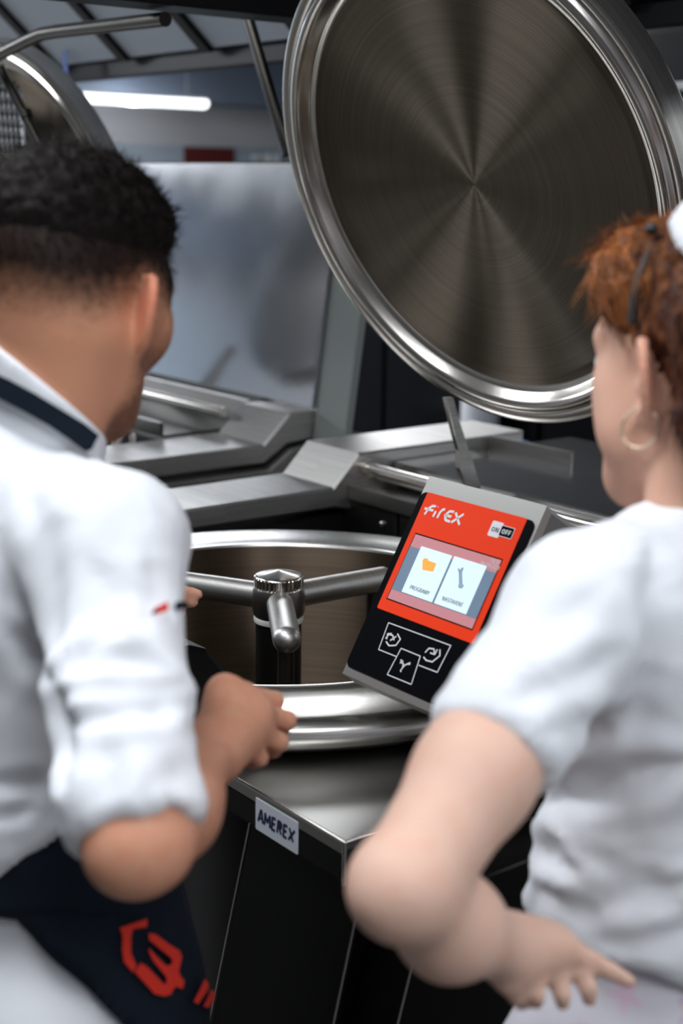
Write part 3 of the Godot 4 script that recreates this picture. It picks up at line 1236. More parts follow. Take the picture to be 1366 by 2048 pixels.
	for q: Array in [[[-0.0545, -0.0765, -0.0520, -0.0700, -0.0450, -0.0695, -0.0395, -0.0745], [-0.0480, -0.0680, -0.0545, -0.0700, -0.0520, -0.0765], [-0.0385, -0.0655, -0.0300, -0.0705, -0.0330, -0.0795, -0.0440, -0.0830, -0.0515, -0.0795], [-0.0455, -0.0765, -0.0385, -0.0690]],
			[[0.0180, -0.0745, 0.0210, -0.0680, 0.0290, -0.0665, 0.0335, -0.0720], [0.0260, -0.0725, 0.0340, -0.0722, 0.0345, -0.0655], [0.0385, -0.0645, 0.0425, -0.0715, 0.0350, -0.0815, 0.0250, -0.0825, 0.0185, -0.0800]],
			[[-0.0150, -0.0930, -0.0125, -0.0960, -0.0085, -0.0965, -0.0060, -0.1000, -0.0080, -0.1050, -0.0065, -0.1070], [-0.0060, -0.0990, -0.0020, -0.0950, 0.0020, -0.0945, 0.0010, -0.0920], [-0.0105, -0.0935, -0.0140, -0.0975]]]:
		c = MB.new()
		for s: Array in q:
			stroke(c, v2(s), 0.0017, 0.0014, 0.0021)
		part("key_symbol", c, M.print_white, fc)

# ---------------------------------------------------------------- extraction hood
func build_hood() -> void:
	var t := thing("exhaust_hood", "black steel extraction hood with sloping filter panels over the kettles", "hood", -1.5, 0.4, 2.0)
	var c := MB.new()
	c.box(L(0.3, 0.655, 0.04), Vector3(5.4, 0.085, 0.05), 0.003)
	part("rear_beam", c, M.hood_dark, t)
	for a: float in [-2.35, 0.845, 2.95]:
		c = MB.new()
		c.box(L(a, -0.13, 0.05), Vector3(0.10, 0.10, 1.55), 0.003)
		c.box(L(a, 0.30, 0.45), Vector3(0.02, 0.72, 0.74), 0.003)
		part("cross_beam", c, M.hood_dark, t)
	c = MB.new()
	c.box(L(0.3, 0.68, 0.48), Vector3(5.4, 0.84, 0.02), 0.003)
	c.box(L(0.3, 0.27, 0.86), Vector3(5.4, 0.02, 0.82), 0.003)
	part("casing", c, M.hood_dark, t)
	# filter panels slope up from the rear beam; bars between them
	var dir := L(0, -0.74, 0.672).normalized()
	var nrm := Vector3.RIGHT.cross(dir).normalized()
	var fb := Basis(Vector3.RIGHT, dir, nrm)
	var a0 := -1.17 - 0.46
	for i in 9:
		var a := a0 + 0.46 * i
		if a > 0.7:
			a += 0.13
		c = MB.new()
		c.box(L(a, 0.61, 0.045) + dir * 0.46, Vector3(0.05, 0.92, 0.03), 0.003, fb)
		part("filter_bar", c, M.hood_dark, t)
		if a + 0.46 > 0.83 and a < 0.83:
			continue
		c = MB.new()
		c.box(L(a + 0.23, 0.62, 0.045) + dir * 0.46, Vector3(0.42, 0.90, 0.012), 0.002, fb)
		for g in 14:
			c.box(L(a + 0.23, 0.62, 0.045) + dir * (0.06 + 0.063 * g) + nrm * -0.007, Vector3(0.40, 0.005, 0.004), 0.0, fb)
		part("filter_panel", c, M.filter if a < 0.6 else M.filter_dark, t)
	var fp := thing("steel_pipe", "bent steel pipe crossing below the hood at the top left", "pipe", -1.15, 0.2, 1.99)
	c = MB.new()
	c.tube(PackedVector3Array([L(-0.377, 0, -0.057), L(-0.212, 0, -0.031), L(-0.059, 0, -0.009), L(0.001, 0, -0.002), L(0.081, 0, -0.002), L(0.502, 0, -0.010)]), 0.0138, 20)
	part("bar", c, M.pipe, fp)
	var fr := thing("steel_pipe", "slanting flattened steel pipe hanging from the hood left of the big lid", "pipe", -0.869, 0.55, 2.0)
	c = MB.new()
	c.tube(PackedVector3Array([L(-0.02, 0.0, 0.03), L(0.13, 0.0, -0.255)]), 0.0165, 20, false, false, 0.6)
	part("bar", c, M.pipe, fr)

func build_background() -> void:
	# hung strip lamp
	var t := thing("strip_lamp", "hung white strip lamp glowing in front of the far wall", "lamp", -8.43, 4.62, 2.3)
	var c := MB.new()
	c.box(Vector3(0, 0.035, 0), Vector3(0.07, 0.025, 1.36), 0.004)
	part("housing", c, M.white_paint, t)
	c = MB.new()
	c.tube(PackedVector3Array([Vector3(0, 0, 0.66), Vector3(0, 0, -0.66)]), 0.042, 20, true, true)
	part("tube", c, glow(Color(0.97, 0.98, 1.0), 3.0), t, "glowing tube")
	for s: float in [-0.5, 0.5]:
		c = MB.new()
		c.tube(PackedVector3Array([Vector3(0, 0.04, s), Vector3(0, 0.60, s)]), 0.004, 8)
		part("hanger", c, M.white_paint, t)
	var l := OmniLight3D.new()
	l.name = "tube_light"
	l.light_color = Color(0.97, 0.98, 1.0)
	l.light_energy = 0.25
	l.light_size = 0.05
	l.omni_range = 30.0
	l.omni_attenuation = 2.0
	l.shadow_enabled = true
	t.add_child(l, true)
	l.position = Vector3(0.0, -0.06, 0.0)
	# red board and white taps on the far wall
	var s := thing("wall_board", "dark red board on the far wall above the steel panel", "board", -9.165, 5.81, 1.86)
	c = MB.new()
	c.box(Vector3(0, 0, 0), Vector3(0.02, 0.22, 0.53), 0.004)
	part("board", c, M.sign, s)
	s = thing("wall_pipe", "short white pipe bracket on the far wall right of the red board", "pipe", -9.12, 6.4, 1.87)
	c = MB.new()
	c.tube(PackedVector3Array([L(0, -0.15, 0.025), L(0, 0.12, 0.025)]), 0.026, 12)
	part("pipe", c, M.white_paint, s)
	for q: float in [0.02, 0.12]:
		c = MB.new()
		c.tube(PackedVector3Array([L(0, q, 0.06), L(0, q, -0.12)]), 0.028, 12)
		part("branch", c, M.white_paint, s)
	s = thing("blue_strap", "narrow blue plastic strap hanging from the hood beam at the top left", "strap", -2.49, 0.96, 1.72)
	c = MB.new()
	c.tube(PackedVector3Array([L(-0.03, 0, 0.36), L(-0.015, 0, 0.26), L(0.02, 0.0, 0.16), L(0.03, 0, 0.06), L(0.0, 0, 0.0)]), 0.018, 12, false, false, 0.15)
	part("band", c, M.blue, s)
	# wire grille hanging in the second lid
	s = thing("wire_grille", "small black wire grille with a round bar at the left edge", "grille", -1.45, 0.255, 1.74)
	c = MB.new()
	c.tube(PackedVector3Array([L(-0.035, 0.0, 0.20), L(0.075, 0.05, 0.01)]), 0.012, 16)
	part("bar", c, M.pipe, s)
	c = MB.new()
	c.tube(PackedVector3Array([L(0.026, 0.03, 0.10), L(0.034, 0.032, 0.085)]), 0.016, 12)
	part("bar_collar", c, M.pipe, s)
	c = MB.new()
	c.box(L(-0.125, 0.050, 0.085), Vector3(0.21, 0.13, 0.004), 0.001)
	part("backing", c, M.white_paint, s)
	for i in 10:
		c = MB.new()
		c.tube(PackedVector3Array([L(-0.255 + 0.0265 * i, 0.035, 0.0), L(-0.275 + 0.0265 * i, 0.035, 0.17)]), 0.0038, 6)
		part("wire", c, M.black, s)
	for i in 7:
		c = MB.new()
		c.tube(PackedVector3Array([L(-0.275, 0.035, 0.01 + 0.0265 * i), L(-0.015, 0.035, -0.002 + 0.0265 * i)]), 0.0038, 6)
		part("wire", c, M.black, s)
	# tall dark oven behind
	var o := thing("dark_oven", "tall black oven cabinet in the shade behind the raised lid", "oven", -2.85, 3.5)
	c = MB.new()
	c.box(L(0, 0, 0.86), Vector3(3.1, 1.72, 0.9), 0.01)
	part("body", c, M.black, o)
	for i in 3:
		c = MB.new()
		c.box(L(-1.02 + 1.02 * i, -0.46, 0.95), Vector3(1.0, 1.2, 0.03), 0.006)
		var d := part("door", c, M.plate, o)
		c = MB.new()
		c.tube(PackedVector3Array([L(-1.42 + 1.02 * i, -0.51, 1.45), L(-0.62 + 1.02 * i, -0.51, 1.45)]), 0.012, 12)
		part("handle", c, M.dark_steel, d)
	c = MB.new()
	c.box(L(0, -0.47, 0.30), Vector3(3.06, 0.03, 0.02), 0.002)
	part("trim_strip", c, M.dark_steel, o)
	var p := thing("white_bin", "slim white bin standing in front of the dark oven", "bin", -2.60, 2.93)
	c = MB.new()
	c.lathe(v2([0.0, 0.0, 0.065, 0.0, 0.075, 0.02, 0.085, 0.98, 0.08, 1.0, 0.0, 1.0]), 32)
	part("bin", c, M.white_paint, p)
	p = thing("blue_hose", "blue hose lying along the foot of the dark oven", "hose", -2.2, 2.80, 0.62)
	c = MB.new()
	c.tube(PackedVector3Array([L(-0.35, 0, 0.05), L(-0.1, 0, 0.06), L(0.2, 0.0, 0.03), L(0.5, 0.0, 0.035)]), 0.012, 12)
	part("hose", c, M.blue, p)
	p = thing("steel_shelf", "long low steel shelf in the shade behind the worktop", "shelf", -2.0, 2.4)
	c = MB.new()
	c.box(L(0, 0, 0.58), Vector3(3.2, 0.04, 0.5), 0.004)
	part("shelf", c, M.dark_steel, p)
	for sa: float in [-1.5, 0.0, 1.5]:
		for sb: float in [-0.2, 0.2]:
			c = MB.new()
			c.box(L(sa, sb, 0.28), Vector3(0.04, 0.56, 0.04), 0.003)
			part("leg", c, M.dark_steel, p)
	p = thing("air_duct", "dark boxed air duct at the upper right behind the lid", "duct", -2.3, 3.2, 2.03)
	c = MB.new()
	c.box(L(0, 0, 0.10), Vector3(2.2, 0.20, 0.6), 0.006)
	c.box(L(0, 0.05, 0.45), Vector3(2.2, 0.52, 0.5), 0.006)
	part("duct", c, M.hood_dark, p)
	c = MB.new()
	c.box(L(0, -0.31, 0.005), Vector3(2.2, 0.03, 0.02), 0.004)
	part("edge_strip", c, M.white_paint, p, "pale strip along the lower edge")

# ---------------------------------------------------------------- people
var wob := FastNoiseLite.new()
var wob2 := FastNoiseLite.new()

func nz(p: Vector3, f: float) -> float:
	return wob.get_noise_3dv(p * f)

func lin(r: float, g: float, b: float) -> Color:
	return Color(r, g, b).srgb_to_linear()

# the way a person looks: yaw to the right of straight away from the camera, pitch downwards, roll to its right
func facing(yaw: float, pitch := 0.0, roll := 0.0) -> Basis:
	var s := sin(deg_to_rad(yaw))
	var c := cos(deg_to_rad(yaw))
	return Basis(Vector3(-c, 0, -s), Vector3.UP, Vector3(s, 0, -c)) * Basis(Vector3.RIGHT, deg_to_rad(pitch)) * Basis(Vector3.BACK, deg_to_rad(roll))

# a head in its own axes: x to its left, y up, z forwards; the middle lies between the ears
func head_shape(f: Field, t: Transform3D, female: bool) -> void:
	var b := t.basis
	var k := 0.95 if female else 1.0
	f.egg(t * Vector3(0, 0.034, -0.014) , Vector3(0.0745, 0.083, 0.098) * k, b, 0.02)
	f.egg(t * Vector3(0, 0.01, 0.02), Vector3(0.064, 0.085, 0.072) * k, b, 0.03)
	f.cap(t * Vector3(0, -0.02, 0.032), t * Vector3(0, -0.07, 0.046), 0.056 * k, 0.040 * k, 0.03)
	for s: float in [-1.0, 1.0]:
		f.cap(t * Vector3(s * 0.054, -0.035, 0.0), t * Vector3(s * 0.046, -0.070, 0.016), 0.020 * k, 0.018 * k, 0.025)
		f.cap(t * Vector3(s * 0.046, -0.070, 0.016), t * Vector3(s * 0.014, -0.098, 0.068), 0.018 * k, 0.017 * k, 0.025)
		f.ball(t * Vector3(s * 0.041, -0.020, 0.056), 0.0215 * k, 0.03)
		if female:
			f.ball(t * Vector3(s * 0.043, -0.055, 0.040), 0.033, 0.03)
		f.cap(t * Vector3(s * 0.012, 0.024, 0.086), t * Vector3(s * 0.046, 0.026, 0.068), 0.010, 0.009, 0.016)
		f.ball(t * Vector3(s * 0.031, 0.004, 0.094), 0.013, 0.014, 1)
		f.ball(t * Vector3(s * 0.0125, -0.030, 0.102), 0.0075, 0.008)
		f.cap(t * Vector3(0.0, -0.060, 0.094), t * Vector3(s * 0.022, -0.063, 0.083), 0.0065, 0.004, 0.006)
		f.cap(t * Vector3(0.0, -0.070, 0.092), t * Vector3(s * 0.019, -0.067, 0.083), 0.0068, 0.004, 0.005)
		# ear: a plate that stands off the skull, its rolled rim, lobe and hollow
		var e := t * Transform3D(Basis(Vector3.UP, s * deg_to_rad(-48.0)) * Basis(Vector3.RIGHT, deg_to_rad(-12.0)), Vector3(s * 0.0775, -0.012, -0.003))
		f.egg(e * Vector3(0, 0.002, -0.004), Vector3(0.0042, 0.031, 0.0195), e.basis, 0.005)
		var rim: Array = []
		var rad: Array = []
		for i in 13:
			var a := deg_to_rad(-25.0 + 17.5 * i)
			rim.push_back(e * Vector3(s * 0.004, 0.004 + 0.0285 * sin(a) * (1.0 if sin(a) > 0 else 1.1), -0.004 - 0.0175 * cos(a + 0.0) * -1.0))
			rad.push_back(0.0040 if i < 9 else 0.0036)
		var back: Array = []
		for i in 13:
			var a := deg_to_rad(20.0 + 19.0 * i)
			back.push_back(e * Vector3(s * 0.0035, 0.003 + 0.0310 * sin(a), -0.005 + 0.0205 * cos(a)))
		f.chain(back, [0.0040, 0.0042, 0.0044, 0.0044, 0.0044, 0.0042, 0.0040, 0.0040, 0.0038, 0.0038, 0.0038, 0.0038, 0.0036], 0.003)
		f.ball(e * Vector3(s * 0.001, -0.029, 0.002), 0.0080, 0.008)
		f.egg(e * Vector3(s * 0.008, -0.004, 0.002), Vector3(0.006, 0.013, 0.009), e.basis, 0.006, 1)
		f.ball(e * Vector3(s * 0.002, -0.006, 0.013), 0.0050, 0.006)
	f.cap(t * Vector3(0, 0.014, 0.090), t * Vector3(0, -0.026, 0.108), 0.0075, 0.0115, 0.012)
	f.ball(t * Vector3(0, -0.100, 0.071), 0.0175 * k, 0.02)
	if female:
		f.ball(t * Vector3(0.020, -0.100, 0.064), 0.024, 0.03)
		f.ball(t * Vector3(-0.020, -0.100, 0.064), 0.024, 0.03)

# soft creases: each is [points on the surface, half width, depth]; the cloth dips along them and swells beside them
func crease(p: Vector3, folds: Array) -> float:
	var r := 0.0
	for q: Array in folds:
		var pts: PackedVector3Array = q[0]
		var w: float = q[1]
		var best := 1e3
		for i in pts.size() - 1:
			var a := pts[i]
			var d := pts[i + 1] - a
			var v := p - a
			if v.length_squared() > 0.04 and (p - pts[i + 1]).length_squared() > 0.04:
				continue
			var h := clampf(v.dot(d) / d.length_squared(), 0.0, 1.0)
			var e := (v - d * h).length()
			# taper towards the ends
			if i == 0:
				e += w * 1.2 * (1.0 - h) * (1.0 - h)
			if i == pts.size() - 2:
				e += w * 1.2 * h * h
			best = minf(best, e)
		if best < w * 4.0:
			var t := best / w
			r += float(q[2]) * (-exp(-t * t) + 0.4 * exp(-(t - 1.9) * (t - 1.9)))
	return r

# points where the lines of sight from the photographer's place meet a soft body
func on_body(f: Field, far: Array) -> PackedVector3Array:
	var o := PackedVector3Array()
	for p: Vector3 in far:
		var d := (p - Vector3(0, 1.69, 0)).normalized()
		o.push_back(f.hit(p - d * 0.25, d, 0.7))
	return o

func eyes(p: Node3D, t: Transform3D, root: Vector3) -> void:
	for s: float in [-1.0, 1.0]:
		var c := MB.new()
		c.at(t * Vector3(s * 0.031, 0.003, 0.0795) - root, t.basis * Basis(Vector3.RIGHT, PI / 2))
		var pr := PackedVector2Array()
		for i in 13:
			pr.push_back(Vector2(0.0122 * sin(PI * i / 12.0), -0.0122 * cos(PI * i / 12.0)))
		c.lathe(pr, 20)
		var eye := part("eye", c, M.eye, p)
		c = MB.new()
		c.at(t * Vector3(s * 0.031, 0.003, 0.0795 + 0.0118) - root, t.basis * Basis(Vector3.RIGHT, PI / 2))
		c.lathe(PackedVector2Array([Vector2(0.0056, -0.0006), Vector2(0.003, 0.0008), Vector2(0.0, 0.0012)]), 16)
		part("iris", c, M.hair, eye)

# a hand from the wrist to the tips: each finger is [knuckle, second joint, third joint, tip]
func hand_shape(f: Field, wrist: Vector3, fingers: Array, thumb: Array, arm_dir: Vector3, k := 1.0) -> void:
	var mid: Vector3 = (fingers[1][0] + fingers[2][0]) * 0.5
	for i in 4:
		var q: Array = fingers[i]
		var w: float = [1.0, 1.03, 0.98, 0.85][i] * k
		var root_: Vector3 = wrist.lerp(q[0], 0.28)
		f.cap(root_, q[0], 0.0155 * k, 0.0112 * w, 0.012)
		f.cap(q[0], q[1], 0.0104 * w, 0.0092 * w, 0.004)
		f.cap(q[1], q[2], 0.0092 * w, 0.0080 * w, 0.0025)
		f.cap(q[2], q[3], 0.0080 * w, 0.0066 * w, 0.0025)
	f.cap(wrist, mid, 0.020 * k, 0.012 * k, 0.015)
	f.cap(wrist.lerp(thumb[0], 0.4), thumb[0], 0.016 * k, 0.0145 * k, 0.014)
	f.cap(thumb[0], thumb[1], 0.0145 * k, 0.0108 * k, 0.008)
	f.cap(thumb[1], thumb[2], 0.0108 * k, 0.0095 * k, 0.003)
	f.cap(thumb[2], thumb[3], 0.0095 * k, 0.0075 * k, 0.003)

func nails(mb: MB, fingers: Array, thumb: Array, back: Vector3) -> void:
	for q: Array in fingers + [thumb]:
		var d: Vector3 = (q[3] - q[2]).normalized()
		var u := (back - d * back.dot(d)).normalized()
		var w := d.cross(u)
		var c: Vector3 = q[3] - d * 0.002
		var nb := MB.new()
		nb.at(c + u * 0.0052, Basis(w, d, u).orthonormalized())
		nb.prism(rect(-0.0045, -0.005, 0.0045, 0.006, 0.002), 0.0, 0.0014, 0.0004)
		mb.add(nb)

# many fine tapered hairs: roots, lengths and ways given by the callable -> [direction, length] or [] to skip
func strands(base: MB, count: int, seed_: int, how: Callable, thick := 0.0006, sag := 0.0) -> MB:
	var r := RandomNumberGenerator.new()
	r.seed = seed_
	var o := MB.new()
	for i in count:
		var j := r.randi_range(0, base.v.size() - 1)
		var p := base.v[j]
		var g := base.n[j]
		var q: Array = how.call(p, g, r)
		if q.is_empty():
			continue
		var d: Vector3 = q[0]
		var len_: float = q[1]
		d = d.normalized()
		p += Vector3(r.randf() - 0.5, r.randf() - 0.5, r.randf() - 0.5) * 0.004 - g * 0.002
		var side := d.cross(g)
		if side.length() < 0.01:
			side = d.cross(Vector3.UP)
		side = side.normalized()
		var lift := g
		var first := o.v.size()
		var bend := Vector3(r.randf() - 0.5, r.randf() - 0.5, r.randf() - 0.5) * 0.7
		for s in 4:
			var t := s / 3.0
			var c := p + d * (len_ * t) + (lift * (0.35 * t * (1.0 - t)) + bend * (t * t * 0.35)) * len_ + Vector3.DOWN * (sag * len_ * t * t)
			var w := thick * (1.0 - 0.85 * t)
			o.v.push_back(c + side * w)
			o.v.push_back(c - side * w)
			o.v.push_back(c + lift * w)
			o.n.push_back((side + lift * 0.4).normalized())
			o.n.push_back((-side + lift * 0.4).normalized())
			o.n.push_back(lift)
		for s in 3:
			var a := first + s * 3
			for e: Vector2i in [Vector2i(0, 2), Vector2i(2, 1), Vector2i(1, 0)]:
				o.face(a + e.x, a + e.y, a + 3 + e.y)
				o.face(a + e.x, a + 3 + e.y, a + 3 + e.x)
	return o

func frame_of(f: Vector3) -> Basis:                       # axes of a trunk: x to its left, y up, z forwards
	var z := Vector3(f.x, 0, f.z).normalized()
	return Basis(Vector3.UP.cross(z), Vector3.UP, z)

func legs_shape(f: Field, hip: Vector3, b: Basis, knees: Array, ankles: Array, grow: float, down_to: float) -> void:
	for i in 2:
		var s := 1.0 if i == 0 else -1.0
		var h := hip + b.x * (s * 0.088)
		f.cap(h + Vector3(0, 0.0, 0), knees[i], 0.088 + grow, 0.060 + grow, 0.03)
		f.cap(knees[i], ankles[i], 0.057 + grow, 0.042 + grow, 0.02)

func shoe(p: Node3D, ankle: Vector3, b: Basis, root: Vector3, m: Material) -> void:
	var f := Field.new()
	var q := Vector3(ankle.x, 0.0, ankle.z)
	f.cap(q + Vector3(0, 0.045, 0) - b.z * 0.03, q + Vector3(0, 0.085, 0), 0.042, 0.046, 0.02)
	f.squeezed(q + Vector3(0, 0.036, 0) - b.z * 0.02, q + Vector3(0, 0.030, 0) + b.z * 0.15, 0.034, 0.028, Vector3(1.4, 1.0, 1.0), b, 0.03)
	f.keep_below(q + Vector3(0, 0.004, 0), Vector3.DOWN)
	var mb := f.net(0.010, q - Vector3(0.25, 0.02, 0.25), q + Vector3(0.25, 0.16, 0.25))
	part("shoe", moved_by(mb, -root), m, p)

func person(called: String, label: String, at: Vector3) -> Node3D:
	var o := Node3D.new()
	o.name = numbered(called)
	add_child(o)
	o.position = at
	tag(o, label, "person")
	return o

func build_cook() -> void:
	var root := Vector3(-0.33, 0, -1.25)
	var o := person("person", "person with short dark hair in a rolled-sleeve white jacket and navy apron, seen from behind", root)
	var fb := frame_of(Vector3(0.788, 0, -0.616))
	var r := -fb.x
	var fw := fb.z
	var rsh := Vector3(-0.1937, 1.4034, -1.1294)
	var lsh := rsh - r * 0.36
	var nb := rsh - r * 0.175 + Vector3(0, 0.040, 0)
	var rel := Vector3(-0.1474, 1.2137, -0.9462)
	var rwr := Vector3(-0.1096, 1.1992, -1.1637)
	var lel := Vector3(-0.4222, 1.1177, -1.4578)
	var lwr := Vector3(-0.2506, 1.1889, -1.6491)
	var hip := nb + Vector3(0, -0.53, 0) - fw * 0.005
	var waist := nb + Vector3(0, -0.34, 0) + fw * 0.005
	var ht := Transform3D(facing(27.0, 14.0, 0.0), Vector3(-0.2450, 1.5835, -1.2795))
	# ---- skin
	var f := Field.new()
	f.squeezed(nb + Vector3(0, -0.13, 0), waist, 0.100, 0.092, Vector3(1.45, 1, 1), fb, 0.04)
	f.squeezed(waist, hip, 0.092, 0.098, Vector3(1.38, 1, 1), fb, 0.04)
	f.cap(nb + Vector3(0, -0.03, 0), rsh, 0.05, 0.048, 0.04)
	f.cap(nb + Vector3(0, -0.03, 0), lsh, 0.05, 0.048, 0.04)
	f.cap(nb - Vector3(0, 0.05, 0), ht * Vector3(0, -0.04, -0.02), 0.060, 0.056, 0.03)
	f.cap(rsh, rel, 0.046, 0.028, 0.02)
	f.cap(lsh, lel, 0.046, 0.036, 0.02)
	f.cap(lel, lwr, 0.038, 0.026, 0.02)
	var knees := [hip + fb.x * 0.09 + fw * 0.06 + Vector3(0, -0.44, 0), hip - fb.x * 0.10 + fw * 0.02 + Vector3(0, -0.44, 0)]
	var ankles := [Vector3(knees[0].x, 0.08, knees[0].z) + fw * -0.03, Vector3(knees[1].x, 0.08, knees[1].z) - fw * 0.05]
	legs_shape(f, hip, fb, knees, ankles, 0.0, 0.0)
	var body := f.net(0.014, Vector3(-0.85, 0.03, -2.0), Vector3(0.15, 1.50, -0.75))
	var skin := func(_p: Vector3, _n: Vector3) -> Color: return lin(0.78, 0.585, 0.485)
	paint(body, skin)
	# head and neck
	f = Field.new()
	head_shape(f, ht, false)
	f.cap(nb - Vector3(0, 0.05, 0) + fw * 0.0, ht * Vector3(0, -0.035, -0.030), 0.064, 0.056, 0.035)
	f.cap(nb + r * 0.05 - Vector3(0, 0.03, 0), ht * Vector3(-0.04, -0.04, -0.035), 0.035, 0.026, 0.03)
	var hd := f.net(0.0038, ht.origin - Vector3(0.16, 0.24, 0.17), ht.origin + Vector3(0.16, 0.15, 0.17))
	var inv := ht.affine_inverse()
	paint(hd, func(p: Vector3, n: Vector3) -> Color:
		var q := inv * p
		var c := lin(0.80, 0.57, 0.45)
		# warm ears and cheeks
		var ear := clampf((absf(q.x) - 0.074) / 0.008, 0.0, 1.0) * clampf(1.0 - absf(q.y) / 0.05, 0.0, 1.0)
		c = c.lerp(lin(0.84, 0.50, 0.40), ear * 0.75)
		# cropped hair thins out downwards
		var side := clampf((absf(q.x) - 0.045) / 0.03, 0.0, 1.0) * clampf((q.z + 0.06) / 0.06, 0.0, 1.0)
		var lo := lerpf(-0.052, -0.006, side) + nz(p, 260.0) * 0.012
		var hi := lerpf(0.022, 0.048, side) + nz(p, 90.0) * 0.012
		var k := smoothstep(lo, hi, q.y)
		if q.z > 0.072 or ear > 0.3:
			k = 0.0
		var beard := smoothstep(-0.005, -0.045, q.y) * smoothstep(-0.006, 0.022, q.z) * 0.8
		beard = maxf(beard, smoothstep(0.012, 0.026, q.z) * smoothstep(0.05, 0.038, q.z) * smoothstep(0.02, -0.02, q.y) * (1.0 if absf(q.x) > 0.055 else 0.0) * 0.45)
		c = c.lerp(lin(0.075, 0.058, 0.052), clampf(k + beard * (0.7 + 0.5 * nz(p, 300.0)), 0.0, 0.97))
		var mole := (q - Vector3(0.004, -0.078, -0.072)).length()
		return c)
	body.add(hd)
	# right forearm and hand
	f = Field.new()
	f.cap(rsh.lerp(rel, 0.3), rel + Vector3(0, 0.006, 0), 0.046, 0.033, 0.02)
	f.ball(rel + (rel - rwr).normalized() * 0.003 + Vector3(0, -0.004, 0), 0.026, 0.02)
	f.cap(rel + Vector3(0, 0.004, 0), rel.lerp(rwr, 0.35), 0.032, 0.0365, 0.025)
	f.cap(rel.lerp(rwr, 0.35), rwr, 0.0365, 0.0215, 0.03)
	f.cap(rel.lerp(rwr, 0.1) + r * 0.012, rel.lerp(rwr, 0.55) + r * 0.010, 0.028, 0.024, 0.02)
	f.cap(rwr, rwr.lerp(Vector3(-0.0948, 1.2174, -1.2142), 0.4), 0.0225, 0.022, 0.02)
	var fing := [[Vector3(-0.0876, 1.2220, -1.2409), Vector3(-0.0613, 1.2062, -1.2680), Vector3(-0.0679, 1.1858, -1.2941), Vector3(-0.0839, 1.1827, -1.2933)],
		[Vector3(-0.0783, 1.2113, -1.2281), Vector3(-0.0492, 1.1919, -1.2544), Vector3(-0.0555, 1.1727, -1.2807), Vector3(-0.0749, 1.1714, -1.2804)],
		[Vector3(-0.0781, 1.2007, -1.2102), Vector3(-0.0551, 1.1798, -1.2310), Vector3(-0.0620, 1.1606, -1.2573), Vector3(-0.0805, 1.1602, -1.2624)],
		[Vector3(-0.0833, 1.1913, -1.1926), Vector3(-0.0716, 1.1729, -1.2089), Vector3(-0.0785, 1.1592, -1.2313), Vector3(-0.0905, 1.1578, -1.2413)]]
	var th := [Vector3(-0.1071, 1.2095, -1.1969), Vector3(-0.1065, 1.2342, -1.2232), Vector3(-0.0885, 1.2158, -1.2549), Vector3(-0.0737, 1.1996, -1.2767)]
	hand_shape(f, rwr, fing, th, (rwr - rel).normalized(), 1.02)
	f.cap(rwr, Vector3(-0.0947, 1.2085, -1.2121), 0.022, 0.023, 0.02)
	f.cap(Vector3(-0.1022, 1.2244, -1.2209), Vector3(-0.0817, 1.2095, -1.2226), 0.018, 0.016, 0.02)
	var hnd := f.net(0.0034, Vector3(-0.34, 1.03, -1.46), Vector3(0.02, 1.33, -0.88))
	paint(hnd, func(p: Vector3, n: Vector3) -> Color: return lin(0.82, 0.605, 0.495).lerp(lin(0.80, 0.51, 0.40), clampf(0.5 + nz(p, 60.0), 0.0, 1.0) * 0.35))
	body.add(hnd)
	# left hand
	f = Field.new()
	f.cap(lel.lerp(lwr, 0.5), lwr, 0.033, 0.024, 0.02)
	var lf := [[Vector3(-0.2148, 1.1929, -1.6809), Vector3(-0.1966, 1.1879, -1.6900), Vector3(-0.1846, 1.1848, -1.6944), Vector3(-0.1771, 1.1837, -1.6941)], [Vector3(-0.2159, 1.1832, -1.6786), Vector3(-0.1989, 1.1769, -1.6874), Vector3(-0.1907, 1.1743, -1.6919), Vector3(-0.1838, 1.1738, -1.6918)], [Vector3(-0.2182, 1.1761, -1.6718), Vector3(-0.2044, 1.1685, -1.6803), Vector3(-0.2000, 1.1623, -1.6840), Vector3(-0.2056, 1.1600, -1.6783)], [Vector3(-0.2218, 1.1718, -1.6605), Vector3(-0.2118, 1.1629, -1.6687), Vector3(-0.2080, 1.1579, -1.6727), Vector3(-0.2130, 1.1557, -1.6670)]]
	var lt := [Vector3(-0.2321, 1.1743, -1.6457), Vector3(-0.2222, 1.1625, -1.6532), Vector3(-0.2136, 1.1560, -1.6620), Vector3(-0.2073, 1.1530, -1.6715)]
	hand_shape(f, lwr, lf, lt, (lwr - lel).normalized(), 0.9)
	var lh := f.net(0.0040, lwr - Vector3(0.16, 0.12, 0.14), lwr + Vector3(0.16, 0.12, 0.12))
	paint(lh, skin)
	body.add(lh)
	part("body", moved_by(body, -root), M.skin, o)
	eyes(o, ht, root)
	# ---- hair
	f = Field.new()
	f.egg(ht * Vector3(0, 0.040, -0.016), Vector3(0.079, 0.088, 0.101), ht.basis, 0.01)
	f.egg(ht * Vector3(0, 0.078, 0.018), Vector3(0.060, 0.048, 0.078), ht.basis, 0.03)
	f.keep_below(ht * Vector3(0, 0.018, -0.05), ht.basis * Vector3(0, -1.0, -0.10), 0.006)
	f.keep_below(ht * Vector3(0, 0.06, 0.075), ht.basis * Vector3(0, -0.75, 0.7), 0.01)
	var hair := f.net(0.0042, ht.origin - Vector3(0.15, 0.06, 0.15), ht.origin + Vector3(0.15, 0.17, 0.15))
	push(hair, func(p: Vector3, n: Vector3) -> float:
		var q := inv * p
		var e := smoothstep(0.024, 0.085, q.y)
		return e * (0.006 * nz(p + Vector3(nz(p, 30.0), 0, 0) * 0.02, 62.0) + 0.003 * nz(p, 140.0)) - (1.0 - e) * (1.0 - e) * 0.0085)
